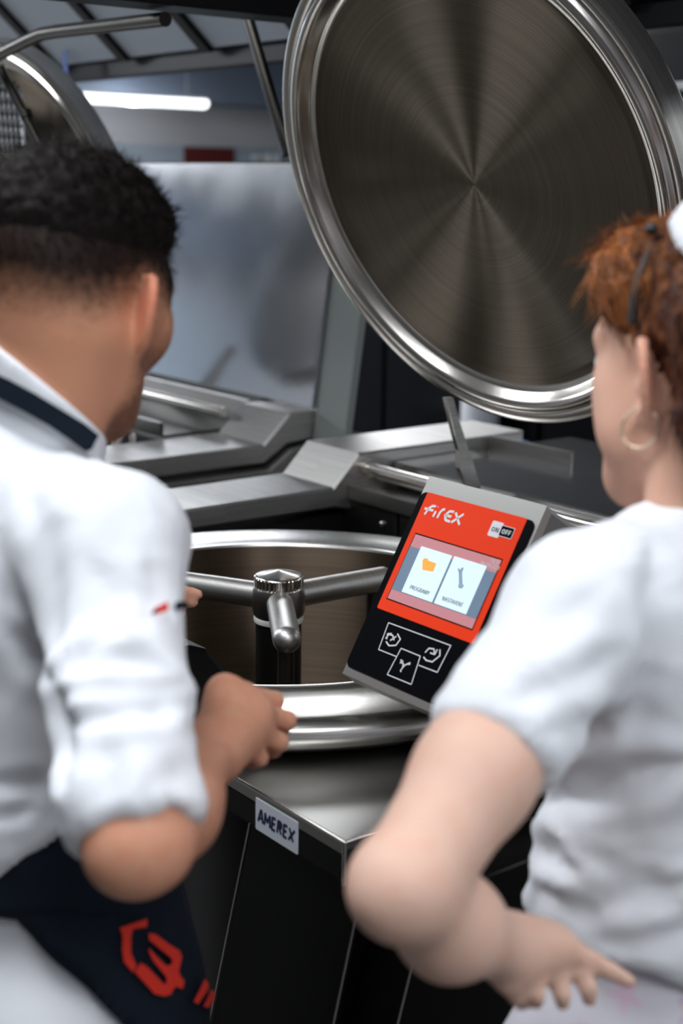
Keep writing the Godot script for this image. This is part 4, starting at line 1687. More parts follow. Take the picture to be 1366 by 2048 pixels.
	var hb := hair
	var hs := strands(hb, 7000, 4, func(p: Vector3, n: Vector3, g: RandomNumberGenerator) -> Array:
		var q := inv * p
		if q.y < 0.040 + 0.016 * g.randf():
			return []
		var flow := ht.basis * Vector3(0.5 * sin(q.z * 40.0), -0.15, 0.9 * cos(q.x * 30.0) - 0.5)
		flow = (flow - n * flow.dot(n)) + n * (0.10 + 0.25 * g.randf()) + Vector3(g.randf() - 0.5, g.randf() - 0.5, g.randf() - 0.5) * 0.9
		return [flow, lerpf(0.006, 0.016, clampf((q.y - 0.03) / 0.06, 0.0, 1.0)) * (0.6 + 0.7 * g.randf())])
	var crop := strands(hd, 26000, 14, func(p: Vector3, n: Vector3, g: RandomNumberGenerator) -> Array:
		var q := inv * p
		if q.z > 0.070 or q.y > 0.075 or q.y < -0.04 or absf(q.x) > 0.0765:
			return []
		var side := clampf((absf(q.x) - 0.045) / 0.03, 0.0, 1.0) * clampf((q.z + 0.06) / 0.06, 0.0, 1.0)
		var lo := lerpf(-0.045, -0.002, side)
		if g.randf() > smoothstep(lo, lo + 0.07, q.y):
			return []
		return [Vector3.DOWN * 0.6 + n * 0.7 + Vector3(g.randf() - 0.5, g.randf() - 0.5, g.randf() - 0.5) * 0.7, lerpf(0.003, 0.012, smoothstep(0.0, 0.06, q.y)) * (0.6 + 0.7 * g.randf())], 0.0004)
	hs.add(crop)
	hair = shifted(hair, Transform3D())
	part("hair", moved_by(hair, -root), M.hair, o, "short dark brown hair faded at the sides")
	var hsp := part("hair_strands", moved_by(hs, -root), M.hair, o.get_node("hair"))
	hsp.set_meta("kind", "stuff")
	# ---- jacket
	f = Field.new()
	f.squeezed(nb + Vector3(0, -0.12, 0) - fw * 0.012, waist, 0.112, 0.106, Vector3(1.42, 1, 1), fb, 0.05)
	f.squeezed(waist, hip + Vector3(0, 0.02, 0), 0.106, 0.112, Vector3(1.36, 1, 1), fb, 0.05)
	f.cap(nb + Vector3(0, -0.025, 0) - fw * 0.012, rsh + Vector3(0, -0.012, 0), 0.052, 0.058, 0.05)
	f.cap(nb + Vector3(0, -0.025, 0) - fw * 0.012, lsh + Vector3(0, -0.012, 0), 0.052, 0.058, 0.05)
	f.squeezed(Vector3(-0.2835, 1.4864, -1.2618) - Vector3(0, 0.050, 0) - fw * 0.050, Vector3(-0.2835, 1.4864, -1.2618) - Vector3(0, 0.062, 0) - fw * 0.01, 0.058, 0.054, Vector3(1.15, 1, 1), fb, 0.05)
	var pa := Vector3(-0.2235, 1.1787, -1.1126)
	var pbb := Vector3(-0.2867, 1.1305, -1.1013)
	var pv := (pa - Vector3(0, 1.69, 0)).normalized()
	var pn := (pa - pbb).cross(pv).normalized()
	if pn.y < 0.0:
		pn = -pn
	f.keep_below(pa - pn * 0.02, -pn, 0.004)
	var se := rsh.lerp(rel, 0.60)
	f.cap(rsh + Vector3(0, -0.012, 0), se, 0.060, 0.0500, 0.035)
	f.cap(rsh.lerp(rel, 0.52), rsh.lerp(rel, 0.56), 0.0535, 0.0535, 0.008)
	f.cap(rsh.lerp(rel, 0.60), rsh.lerp(rel, 0.90), 0.0515, 0.0520, 0.006)
	f.cap(lsh, lel, 0.060, 0.050, 0.035)
	f.cap(lel, lel.lerp(lwr, 0.35), 0.050, 0.044, 0.02)
	var cuff := (Vector3(-0.0938, 1.2601, -0.9263) - Vector3(-0.1733, 1.2281, -0.9188)).normalized()
	var cn := (rel - rsh).normalized()
	var cp := Vector3(-0.1403, 1.2280, -0.9496)
	f.keep_below(cp, (cn - cuff * cn.dot(cuff) * 0.9).normalized(), 0.004)
	var jk := f.net(0.0065, Vector3(-0.80, 0.90, -1.95), Vector3(0.05, 1.56, -0.80))
	var folds := [
		[on_body(f, [Vector3(-0.2211, 1.3085, -1.0404), Vector3(-0.2006, 1.3241, -1.0440), Vector3(-0.1748, 1.3457, -1.0491)]), 0.010, 0.008],
		[on_body(f, [Vector3(-0.2179, 1.3033, -1.0391), Vector3(-0.1869, 1.3197, -1.0430), Vector3(-0.1596, 1.3231, -1.0438), Vector3(-0.1321, 1.3159, -1.0421)]), 0.010, 0.008],
		[on_body(f, [Vector3(-0.2158, 1.2957, -1.0374), Vector3(-0.1787, 1.2993, -1.0382), Vector3(-0.1436, 1.3021, -1.0389), Vector3(-0.1194, 1.3047, -1.0395)]), 0.009, 0.009],
		[on_body(f, [Vector3(-0.2135, 1.2752, -1.0326), Vector3(-0.1784, 1.2810, -1.0339), Vector3(-0.1433, 1.2846, -1.0348), Vector3(-0.1146, 1.2949, -1.0372)]), 0.008, 0.009],
		[on_body(f, [Vector3(-0.2057, 1.2730, -1.0321), Vector3(-0.1880, 1.2664, -1.0305), Vector3(-0.1757, 1.2324, -1.0225), Vector3(-0.1713, 1.1944, -1.0136)]), 0.012, 0.005],
		[on_body(f, [Vector3(-0.1109, 1.2561, -1.0281), Vector3(-0.1269, 1.2331, -1.0227), Vector3(-0.1579, 1.2174, -1.0190)]), 0.012, 0.006],
		[on_body(f, [Vector3(-0.1093, 1.2276, -1.0214), Vector3(-0.1344, 1.2083, -1.0169), Vector3(-0.1655, 1.1983, -1.0145)]), 0.010, 0.004],
		[on_body(f, [Vector3(-0.2227, 1.3135, -1.0415), Vector3(-0.2185, 1.2926, -1.0366), Vector3(-0.2134, 1.2661, -1.0304), Vector3(-0.2065, 1.2243, -1.0206)]), 0.012, 0.012],
		[on_body(f, [Vector3(-0.2576, 1.3472, -1.0494), Vector3(-0.2377, 1.3266, -1.0446), Vector3(-0.2227, 1.3108, -1.0409)]), 0.014, 0.008],
		[on_body(f, [Vector3(-0.2714, 1.2310, -1.0222), Vector3(-0.2401, 1.2269, -1.0212), Vector3(-0.2089, 1.2289, -1.0217)]), 0.010, 0.006],
		[on_body(f, [Vector3(-0.2710, 1.2006, -1.0151), Vector3(-0.2437, 1.2086, -1.0169), Vector3(-0.2166, 1.2223, -1.0201)]), 0.008, 0.005],
		[on_body(f, [Vector3(-0.2436, 1.4520, -1.0740), Vector3(-0.2313, 1.4141, -1.0651), Vector3(-0.2228, 1.3686, -1.0545), Vector3(-0.2228, 1.3192, -1.0429)]), 0.020, 0.006],
		[on_body(f, [Vector3(-0.1959, 1.3994, -1.0617), Vector3(-0.1798, 1.3692, -1.0546), Vector3(-0.1910, 1.3349, -1.0466)]), 0.016, 0.006],
		[on_body(f, [Vector3(-0.1490, 1.4001, -1.0619), Vector3(-0.1448, 1.3774, -1.0565), Vector3(-0.1560, 1.3468, -1.0493)]), 0.014, 0.005]]
	var ax := (rel - rsh).normalized()
	push(jk, func(p: Vector3, n: Vector3) -> float:
		var s := (p - rsh).dot(ax)
		var off := (p - rsh - ax * s).length()
		var on := smoothstep(0.085, 0.06, off) * smoothstep(0.0, 0.05, s) * (1.0 - smoothstep(0.19, 0.24, s))
		var e := nz(p * Vector3(1, 0.55, 1), 16.0)
		var fold := sin(s * 150.0 + 7.0 * nz(p, 9.0) + p.x * 30.0) * 0.0042 * clampf(0.35 + nz(p, 14.0) * 1.6, 0.0, 1.0) * on
		var ridge := 1.0 - absf(nz(p * Vector3(1.0, 0.5, 1.0) + Vector3(nz(p, 6.0), nz(p + Vector3.ONE, 6.0), 0) * 0.05, 11.0)) * 2.2
		return 0.8 * crease(p, folds) + fold * 0.15 + 0.0025 * e + 0.0030 * maxf(ridge, 0.0) * (1.0 - on))
	var jn := part("jacket", moved_by(jk, -root), M.white_cloth, o, "white cook's jacket with rolled sleeves")
	# stand collar: a band round the neck
	var co := Field.new()
	var cg := 0.0075
	co.cap(nb - Vector3(0, 0.05, 0), ht * Vector3(0, -0.035, -0.030), 0.064 + cg, 0.056 + cg, 0.035)
	co.cap(nb + r * 0.05 - Vector3(0, 0.03, 0), ht * Vector3(-0.04, -0.04, -0.035), 0.035 + cg, 0.026 + cg, 0.03)
	var ca := Vector3(-0.3098, 1.5427, -1.2494)
	var cb := Vector3(-0.2129, 1.4784, -1.2343)
	var cup := (ca - cb).cross((ca - Vector3(0, 1.69, 0)).normalized()).normalized()
	if cup.y < 0.0:
		cup = -cup
	co.keep_below(ca, (cup + (fw * 0.12)).normalized(), 0.006)
	co.keep_below(ca - cup * 0.075, -cup, 0.004)
	var cm := co.net(0.0045, ht.origin - Vector3(0.22, 0.30, 0.22), ht.origin + Vector3(0.20, 0.05, 0.20))
	part("collar", moved_by(cm, -root), M.white_cloth, jn, "white stand collar")
	# sleeve flash: white, red and navy bar
	f = Field.new()
	f.cap(rsh, se, 0.062, 0.0520, 0.035)
	var fo := Vector3(-0.1181, 1.4076, -0.9095)
	var view := (fo - Vector3(0.0, 1.69, 0.0)).normalized()
	var pb := Basis(Vector3.UP.cross(-view).normalized(), Vector3.ZERO, -view)
	pb.y = pb.z.cross(pb.x).normalized()
	for q: Array in [[-0.0105, 0.0, "navy_cloth", [-0.0125, -0.0050, -0.0085, 0.0008, -0.0055, -0.0042]], [0, 0, "red_cloth", [-0.0095, -0.0044, -0.0075, 0.0010, 0.0, 0.0048, 0.0, -0.0026]], [0, 0, "navy_cloth", [0.0050, -0.0020, 0.0050, 0.0042, 0.0185, 0.0062, 0.0185, 0.0004]]]:
		var c := MB.new()
		print_on(f, c, v2(q[3]), fo, pb, 0.0035, 0.003)
		part("sleeve_flash", moved_by(c, -root), M[q[2]], jn)
	# ---- trousers and shoes
	f = Field.new()
	f.squeezed(waist + Vector3(0, -0.08, 0), hip, 0.112, 0.122, Vector3(1.34, 1, 1), fb, 0.05)
	legs_shape(f, hip + Vector3(0, -0.02, 0), fb, knees, ankles, 0.026, 0.0)
	f.keep_below(Vector3(0, 0.06, 0), Vector3.DOWN)
	var tr := f.net(0.012, Vector3(-0.75, 0.03, -1.65), Vector3(0.10, 1.12, -0.85))
	push(tr, func(p: Vector3, n: Vector3) -> float: return 0.006 * nz(p * Vector3(1, 0.5, 1), 9.0))
	part("trousers", moved_by(tr, -root), M.white_cloth, o)
	for i in 2:
		shoe(o, ankles[i], fb, root, M.black)
	# ---- apron
	f = Field.new()
	f.squeezed(waist + Vector3(0, 0.02, 0) + fw * 0.008, hip + fw * 0.010, 0.124, 0.136, Vector3(1.34, 1, 1), fb, 0.05)
	f.squeezed(hip + fw * 0.012, hip + fw * 0.075 + Vector3(0, -0.30, 0), 0.136, 0.132, Vector3(1.45, 1, 1), fb, 0.05)
	f.keep_below(pa, pn, 0.003)
	f.keep_below(hip + Vector3(0, -0.28, 0), Vector3.DOWN, 0.003)
	var qa := Vector3(-0.2601, 1.0620, -1.0853)
	var qb := Vector3(-0.1930, 0.9999, -1.0707)
	var qn := (qa - qb).cross((qa - Vector3(0, 1.69, 0)).normalized()).normalized()
	if qn.dot(fw) > 0.0:
		qn = -qn
	var tie := Field.new()
	tie.squeezed(waist + Vector3(0, 0.02, 0) + fw * 0.008, hip + fw * 0.010, 0.1245, 0.1365, Vector3(1.34, 1, 1), fb, 0.05)
	f.keep_below(qa, qn, 0.003)
	var ap := f.net(0.0075, Vector3(-0.75, 0.60, -1.70), Vector3(0.15, 1.30, -0.80))
	var drape := func(p: Vector3, n: Vector3) -> float: return 0.005 * nz(p * Vector3(1, 0.4, 1), 12.0)
	push(ap, drape)
	var an := part("apron", moved_by(ap, -root), M.navy_cloth, o, "dark navy apron")
	# waist band of the apron round the back
	var ta := Vector3(-0.2858, 1.0732, -1.0879)
	var tb := Vector3(-0.2005, 1.0720, -1.0876)
	var tn := (ta - tb).cross((ta - Vector3(0, 1.69, 0)).normalized()).normalized()
	if tn.y > 0.0:
		tn = -tn
	tie.keep_below(pa, pn, 0.003)
	tie.keep_below(ta, tn, 0.003)
	var tm := tie.net(0.0075, Vector3(-0.75, 0.85, -1.70), Vector3(0.15, 1.30, -0.80))
	push(tm, drape)
	part("waist_band", moved_by(tm, -root), M.navy_cloth, an)
	# neck strap over the shoulders
	f = Field.new()
	f.cap(nb + Vector3(0, -0.025, 0) - fw * 0.012, rsh + Vector3(0, -0.012, 0), 0.062, 0.058, 0.05)
	f.squeezed(nb + Vector3(0, -0.12, 0) - fw * 0.012, waist, 0.112, 0.106, Vector3(1.42, 1, 1), fb, 0.05)
	f.cap(nb + Vector3(0, -0.025, 0) - fw * 0.012, lsh + Vector3(0, -0.012, 0), 0.062, 0.058, 0.05)
	f.cap(nb - Vector3(0, 0.05, 0), ht * Vector3(0, -0.035, -0.030), 0.064 + cg, 0.056 + cg, 0.035)
	f.cap(nb + r * 0.05 - Vector3(0, 0.03, 0), ht * Vector3(-0.04, -0.04, -0.035), 0.035 + cg, 0.026 + cg, 0.03)
	f.squeezed(Vector3(-0.2835, 1.4864, -1.2618) - Vector3(0, 0.050, 0) - fw * 0.050, Vector3(-0.2835, 1.4864, -1.2618) - Vector3(0, 0.062, 0) - fw * 0.01, 0.058, 0.054, Vector3(1.15, 1, 1), fb, 0.05)
	var sp := MB.new()
	var sv := []
	var strap_line := [Vector3(-0.3232, 1.5467, -1.0962), Vector3(-0.3134, 1.5453, -1.0959), Vector3(-0.3036, 1.5432, -1.0954), Vector3(-0.2938, 1.5406, -1.0948), Vector3(-0.2840, 1.5374, -1.0940), Vector3(-0.2643, 1.5289, -1.0921), Vector3(-0.2446, 1.5189, -1.0897), Vector3(-0.2249, 1.5074, -1.0870), Vector3(-0.2091, 1.4966, -1.0845), Vector3(-0.1980, 1.4869, -1.0822)]
	for i in strap_line.size():
		var p: Vector3 = strap_line[i]
		var d := (p - Vector3(0, 1.69, 0)).normalized()
		var h := f.hit(p - d * 0.2, d, 0.6)
		if absf(f.dist(h, f.all())) < 0.004:
			sv.push_back(h)
	var wf := f.all()
	for i in sv.size():
		var g := f.grad(sv[i], wf)
		var tdir: Vector3 = (sv[mini(i + 1, sv.size() - 1)] - sv[maxi(i - 1, 0)]).normalized()
		var ac := tdir.cross(g).normalized()
		for q: Vector2 in [Vector2(-0.0085, 0.000), Vector2(-0.0085, 0.0085), Vector2(0.0085, 0.0085), Vector2(0.0085, 0.000)]:
			sp.v.push_back(sv[i] + ac * q.x + g * q.y)
			sp.n.push_back(g)
			sp.uv.push_back(Vector2.ZERO)
	for i in sv.size() - 1:
		for j in 3:
			sp.face(i * 4 + j, i * 4 + j + 1, i * 4 + j + 5)
			sp.face(i * 4 + j, i * 4 + j + 5, i * 4 + j + 4)
	part("neck_strap", moved_by(sp, -root), M.navy_cloth, an)
	# red print on the apron
	var fa := Field.new()
	fa.squeezed(waist + Vector3(0, 0.02, 0) + fw * 0.008, hip + fw * 0.010, 0.124, 0.136, Vector3(1.34, 1, 1), fb, 0.05)
	fa.squeezed(hip + fw * 0.012, hip + fw * 0.075 + Vector3(0, -0.30, 0), 0.136, 0.132, Vector3(1.45, 1, 1), fb, 0.05)
	var po := Vector3(-0.1150, 1.2102, -0.8119)
	var pview := (po - Vector3(0.0, 1.69, 0.0)).normalized()
	var ppb := Basis(Vector3.UP.cross(-pview).normalized(), Vector3.ZERO, -pview)
	ppb.y = ppb.z.cross(ppb.x).normalized()
	var kx := 1.08 / 2816.0
	for q: Array in [[223, 1842, 282, 1825, 282, 1844, 251, 1847, 247, 1866, 247, 1901, 259, 1931, 251, 1945, 232, 1920, 228, 1889, 230, 1859], [259, 1937, 268, 1925, 282, 1935, 318, 1977, 324, 1975, 324, 1962, 293, 1920, 286, 1901, 286, 1893, 301, 1912, 324, 1937, 335, 1935, 339, 1924, 286, 1874, 286, 1859, 301, 1863, 331, 1889, 354, 1905, 360, 1920, 354, 1943, 350, 1956, 365, 1975, 360, 1992, 346, 1985, 339, 1988, 335, 2000, 320, 2004, 297, 1996, 282, 1977, 255, 1945], [415, 1975, 424, 1988, 423, 2000, 396, 2030, 386, 2023], [432, 2002, 444, 2015, 442, 2026, 423, 2042, 409, 2038]]:
		var pts := PackedVector2Array()
		for i in range(0, q.size(), 2):
			pts.push_back(Vector2((q[i] - 310) * kx, -(q[i + 1] - 1900) * kx))
		var c := MB.new()
		print_on(fa, c, pts, po, ppb, 0.0065, 0.005)
		part("print", moved_by(c, -root), M.red_cloth, an, "bold red printed sign")

func build_visitor() -> void:
	var root := Vector3(0.33, 0, -1.18)
	var o := person("person", "person with auburn hair, white T-shirt and hoop earring, left hand on hip", root)
	var fb := frame_of(Vector3(-0.616, 0, -0.788))
	var l := fb.x
	var fw := fb.z
	var lsh := Vector3(0.1927, 1.3689, -1.0751)
	var rsh := lsh - l * 0.33
	var nb := lsh - l * 0.165 + Vector3(0, 0.050, 0)
	var lel := Vector3(0.0473, 1.2281, -0.8674)
	var lwr := Vector3(0.1299, 1.1306, -0.9576)
	var rel := rsh + Vector3(0, -0.27, 0) - l * 0.06
	var rwr := rel + fw * 0.20 + Vector3(0, 0.02, 0) + l * 0.05
	var hip := nb + Vector3(0, -0.50, 0) - fw * 0.01
	var waist := nb + Vector3(0, -0.34, 0)
	var ht := Transform3D(facing(-38.0, 8.0, 0.0), Vector3(0.3070, 1.5458, -1.1987))
	var f := Field.new()
	f.squeezed(nb + Vector3(0, -0.13, 0), waist, 0.098, 0.090, Vector3(1.38, 1, 1), fb, 0.04)
	f.squeezed(waist, hip, 0.090, 0.108, Vector3(1.36, 1, 1), fb, 0.04)
	f.cap(nb + Vector3(0, -0.03, 0), rsh, 0.045, 0.044, 0.04)
	f.cap(nb + Vector3(0, -0.03, 0), lsh, 0.045, 0.044, 0.04)
	f.cap(nb - Vector3(0, 0.05, 0), ht * Vector3(0, -0.04, -0.02), 0.052, 0.048, 0.03)
	f.cap(lsh, lsh.lerp(lel, 0.5), 0.044, 0.040, 0.02)
	f.cap(rsh, rel, 0.044, 0.036, 0.02)
	f.cap(rel, rwr, 0.036, 0.024, 0.02)
	var hd_f := [[rwr + fw * 0.08, rwr + fw * 0.11, rwr + fw * 0.125 + Vector3(0, -0.015, 0), rwr + fw * 0.13 + Vector3(0, -0.03, 0)]]
	for i in range(1, 4):
		var dn := l * (-0.019 * i)
		var row := []
		for p: Vector3 in hd_f[0]:
			row.push_back(p + dn)
		hd_f.push_back(row)
	hand_shape(f, rwr, hd_f, [rwr + fw * 0.03 + l * 0.02, rwr + fw * 0.06 + l * 0.035, rwr + fw * 0.085 + l * 0.035, rwr + fw * 0.105 + l * 0.03], fw, 0.9)
	var knees := [hip + fb.x * 0.09 + Vector3(0, -0.43, 0), hip - fb.x * 0.09 + fw * 0.02 + Vector3(0, -0.43, 0)]
	var ankles := [Vector3(knees[0].x, 0.08, knees[0].z) - fw * 0.02, Vector3(knees[1].x, 0.08, knees[1].z) - fw * 0.02]
	legs_shape(f, hip, fb, knees, ankles, 0.0, 0.0)
	var body := f.net(0.012, Vector3(-0.15, 0.03, -1.75), Vector3(0.80, 1.48, -0.70))
	var skin := func(_p: Vector3, _n: Vector3) -> Color: return lin(0.86, 0.70, 0.62)
	paint(body, skin)
	f = Field.new()
	head_shape(f, ht, true)
	f.cap(nb - Vector3(0, 0.05, 0), ht * Vector3(0, -0.035, -0.032), 0.056, 0.050, 0.035)
	f.cap(nb + l * 0.05 - Vector3(0, 0.03, 0), ht * Vector3(0.036, -0.04, -0.035), 0.030, 0.022, 0.03)
	var hd := f.net(0.0038, ht.origin - Vector3(0.16, 0.22, 0.16), ht.origin + Vector3(0.16, 0.14, 0.16))
	var inv := ht.affine_inverse()
	paint(hd, func(p: Vector3, n: Vector3) -> Color:
		var q := inv * p
		var c := lin(0.85, 0.665, 0.575)
		var ear := clampf((absf(q.x) - 0.074) / 0.008, 0.0, 1.0) * clampf(1.0 - absf(q.y) / 0.05, 0.0, 1.0)
		c = c.lerp(lin(0.86, 0.58, 0.48), ear * 0.6)
		var lip := smoothstep(0.012, 0.006, absf(q.y + 0.065)) * smoothstep(0.024, 0.018, absf(q.x)) * (1.0 if q.z > 0.08 else 0.0)
		return c.lerp(lin(0.74, 0.42, 0.38), lip * 0.8))
	body.add(hd)
	# left arm, elbow out, hand on the hip
	f = Field.new()
	f.cap(lsh.lerp(lel, 0.2), lsh.lerp(lel, 0.65), 0.0425, 0.0415, 0.02)
	f.cap(lsh.lerp(lel, 0.65), lel, 0.0415, 0.0360, 0.02)
	f.ball(lel + (lel - lsh).normalized() * 0.004 + (lel - lwr).normalized() * 0.006, 0.031, 0.02)
	f.cap(lel, lel.lerp(lwr, 0.42) + Vector3(0, -0.010, 0), 0.034, 0.0355, 0.010)
	f.cap(lel.lerp(lwr, 0.42) + Vector3(0, -0.010, 0), lwr, 0.0355, 0.0215, 0.02)
	var fing := [[Vector3(0.1729, 1.1267, -0.9669), Vector3(0.1948, 1.1143, -0.9692), Vector3(0.2120, 1.1033, -0.9717), Vector3(0.2270, 1.0933, -0.9745)],
		[Vector3(0.1743, 1.1116, -0.9788), Vector3(0.1881, 1.1060, -0.9672), Vector3(0.1927, 1.0963, -0.9598), Vector3(0.1953, 1.0839, -0.9620)],
		[Vector3(0.1628, 1.1077, -0.9779), Vector3(0.1698, 1.1026, -0.9613), Vector3(0.1722, 1.0943, -0.9542), Vector3(0.1739, 1.0834, -0.9568)],
		[Vector3(0.1490, 1.1087, -0.9730), Vector3(0.1510, 1.1064, -0.9519), Vector3(0.1519, 1.0989, -0.9450), Vector3(0.1538, 1.0867, -0.9524)]]
	var th := [Vector3(0.1358, 1.1160, -0.9541), Vector3(0.1323, 1.1078, -0.9471), Vector3(0.1383, 1.0966, -0.9496), Vector3(0.1428, 1.0844, -0.9570)]
	hand_shape(f, lwr, fing, th, (lwr - lel).normalized(), 0.86)
	f.cap(lwr, Vector3(0.1584, 1.1249, -0.9716), 0.021, 0.018, 0.02)
	var arm := f.net(0.0040, Vector3(-0.03, 1.08, -1.16), Vector3(0.30, 1.42, -0.76))
	paint(arm, func(p: Vector3, n: Vector3) -> Color: return lin(0.87, 0.72, 0.645).lerp(lin(0.85, 0.62, 0.53), clampf(nz(p, 40.0), 0.0, 1.0) * 0.4))
	body.add(arm)
	part("body", moved_by(body, -root), M.skin, o)
	eyes(o, ht, root)
	# ---- hair
	f = Field.new()
	f.egg(ht * Vector3(0, 0.042, -0.020), Vector3(0.080, 0.088, 0.102), ht.basis, 0.015)
	f.egg(ht * Vector3(0, 0.078, 0.046), Vector3(0.066, 0.042, 0.050), ht.basis, 0.02)
	for s: float in [-1.0, 1.0]:
		f.egg(ht * Vector3(s * 0.056, 0.052, 0.050), Vector3(0.022, 0.028, 0.030), ht.basis, 0.02)
		f.cap(ht * Vector3(s * 0.066, 0.034, -0.058), ht * Vector3(s * 0.064, -0.050, -0.062), 0.024, 0.028, 0.03)
		f.cap(ht * Vector3(s * 0.064, -0.050, -0.062), ht * Vector3(s * 0.052, -0.110, -0.058), 0.026, 0.010, 0.03)
	f.egg(ht * Vector3(0, -0.02, -0.075), Vector3(0.068, 0.085, 0.046), ht.basis, 0.04)
	f.keep_below(ht * Vector3(0, 0.018, 0.030), ht.basis * Vector3(0, -0.62, 0.78), 0.02)
	var hair := f.net(0.0045, ht.origin - Vector3(0.17, 0.19, 0.17), ht.origin + Vector3(0.17, 0.18, 0.17))
	push(hair, func(p: Vector3, n: Vector3) -> float: return 0.005 * nz((inv * p) * Vector3(1.6, 0.5, 1.2), 60.0) + 0.002 * nz(p, 150.0))
	paint(hair, func(p: Vector3, n: Vector3) -> Color: return lin(0.24, 0.13, 0.085).lerp(lin(0.66, 0.40, 0.22), clampf(0.15 + 0.9 * nz((inv * p) * Vector3(1.5, 0.4, 1.0), 70.0) + 5.5 * (inv * p).z + 2.5 * (inv * p).y, 0.0, 1.0)))
	var hs := strands(hair, 8000, 9, func(p: Vector3, n: Vector3, g: RandomNumberGenerator) -> Array:
		var q := inv * p
		var flow := ht.basis * Vector3(0.0, -0.9 + 4.0 * maxf(q.z, 0.0), -0.5)
		flow = flow - n * flow.dot(n) + n * (0.10 + 0.25 * g.randf()) + Vector3(g.randf() - 0.5, g.randf() - 0.5, g.randf() - 0.5) * 0.6
		if absf(q.x) > 0.07 and absf(q.z) < 0.03 and q.y < 0.05:
			return []
		return [flow, 0.024 * (0.5 + 0.8 * g.randf())], 0.0006, 0.2)
	paint(hs, func(p: Vector3, n: Vector3) -> Color: return lin(0.27, 0.15, 0.09).lerp(lin(0.70, 0.44, 0.25), clampf(0.15 + 0.9 * nz(p, 70.0) + 5.5 * (inv * p).z + 2.5 * (inv * p).y, 0.0, 1.0)))
	part("hair", moved_by(hair, -root), M.auburn, o, "auburn hair swept back behind the ear")
	var hsp := part("hair_strands", moved_by(hs, -root), M.auburn, o.get_node("hair"))
	hsp.set_meta("kind", "stuff")
	# white cap on the crown, its dark band and a clip
	f = Field.new()
	f.egg(ht * Vector3(0, 0.052, -0.050), Vector3(0.086, 0.096, 0.098), ht.basis, 0.01)
	f.keep_below(ht * Vector3(0, 0.119, 0.0), ht.basis * Vector3(0, -0.80, 0.60), 0.008)
	var cap_ := f.net(0.006, ht.origin - Vector3(0.17, 0.16, 0.17), ht.origin + Vector3(0.17, 0.20, 0.17))
	push(cap_, func(p: Vector3, n: Vector3) -> float: return 0.002 * nz(p, 30.0))
	part("cap", moved_by(cap_, -root), M.white_cloth, o, "white cloth cap on the crown")
	var band := PackedVector3Array()
	for i in 15:
		var a := deg_to_rad(4.0 + 12.3 * i)
		band.push_back(ht * (Vector3(0.0865 * cos(a), 0.030 + 0.092 * sin(a), 0.004 - 0.004 * sin(a))) - root)
	var c := MB.new()
	c.tube(band, 0.0032, 10)
	part("headband", c, M.black, o, "thin black headband")
	c = MB.new()
	c.at(ht * Vector3(0.060, 0.112, 0.000) - root)
	c.lathe(PackedVector2Array([Vector2(0, -0.006), Vector2(0.005, -0.004), Vector2(0.006, 0), Vector2(0.004, 0.004), Vector2(0, 0.005)]), 16)
	part("hair_clip", c, M.black, o)
	# hoop earring in the left ear
	c = MB.new()
	var hc := ht * Vector3(0.0815, -0.050, 0.004)
	var hoop := PackedVector3Array()
	for i in 33:
		var a := TAU * i / 32.0
		hoop.push_back(hc + (ht.basis * Vector3(0.25 * sin(a), 0, 0.97 * sin(a)) + Vector3(0, cos(a), 0)) * 0.0165 - root)
	c.tube(hoop, 0.0015, 10)
	part("earring", c, M.gold, o, "pale hoop earring")
	# ---- T-shirt
	f = Field.new()
	f.squeezed(nb + Vector3(0, -0.12, 0) - fw * 0.008, waist, 0.112, 0.106, Vector3(1.36, 1, 1), fb, 0.05)
	f.squeezed(waist, hip + Vector3(0, 0.02, 0), 0.106, 0.124, Vector3(1.34, 1, 1), fb, 0.06)
	f.cap(nb + Vector3(0, -0.026, 0), lsh + Vector3(0, -0.008, 0), 0.054, 0.054, 0.05)
	f.cap(nb + Vector3(0, -0.026, 0), rsh + Vector3(0, -0.008, 0), 0.054, 0.054, 0.05)
	f.cap(lsh + Vector3(0, -0.006, 0), lsh.lerp(lel, 0.50), 0.053, 0.0520, 0.035)
	f.cap(rsh + Vector3(0, -0.006, 0), rsh.lerp(rel, 0.55), 0.056, 0.0560, 0.035)
	var ca := Vector3(0.0765, 1.3122, -0.9591)
	var cbp := Vector3(0.1534, 1.2562, -0.9459)
	var up3 := (lel - lsh).normalized()
	var e3 := (cbp - ca).normalized()
	f.keep_below((ca + cbp) * 0.5, (up3 - e3 * up3.dot(e3)).normalized(), 0.003)
	var ha := Vector3(0.1326, 1.1273, -0.9979)
	var hbp := Vector3(0.2726, 1.0670, -0.9837)
	var hn := (hbp - ha).cross((ha - Vector3(0, 1.69, 0)).normalized()).normalized()
	if hn.y > 0.0:
		hn = -hn
	f.keep_below(ha.lerp(hbp, 0.5), (hn + Vector3(0, -0.3, 0)).normalized(), 0.004)
	f.ball(nb + Vector3(0, 0.050, 0) + fw * 0.03, 0.072, 0.012, 1)
	var ts := f.net(0.0065, Vector3(0.0, 0.88, -1.60), Vector3(0.75, 1.50, -0.80))
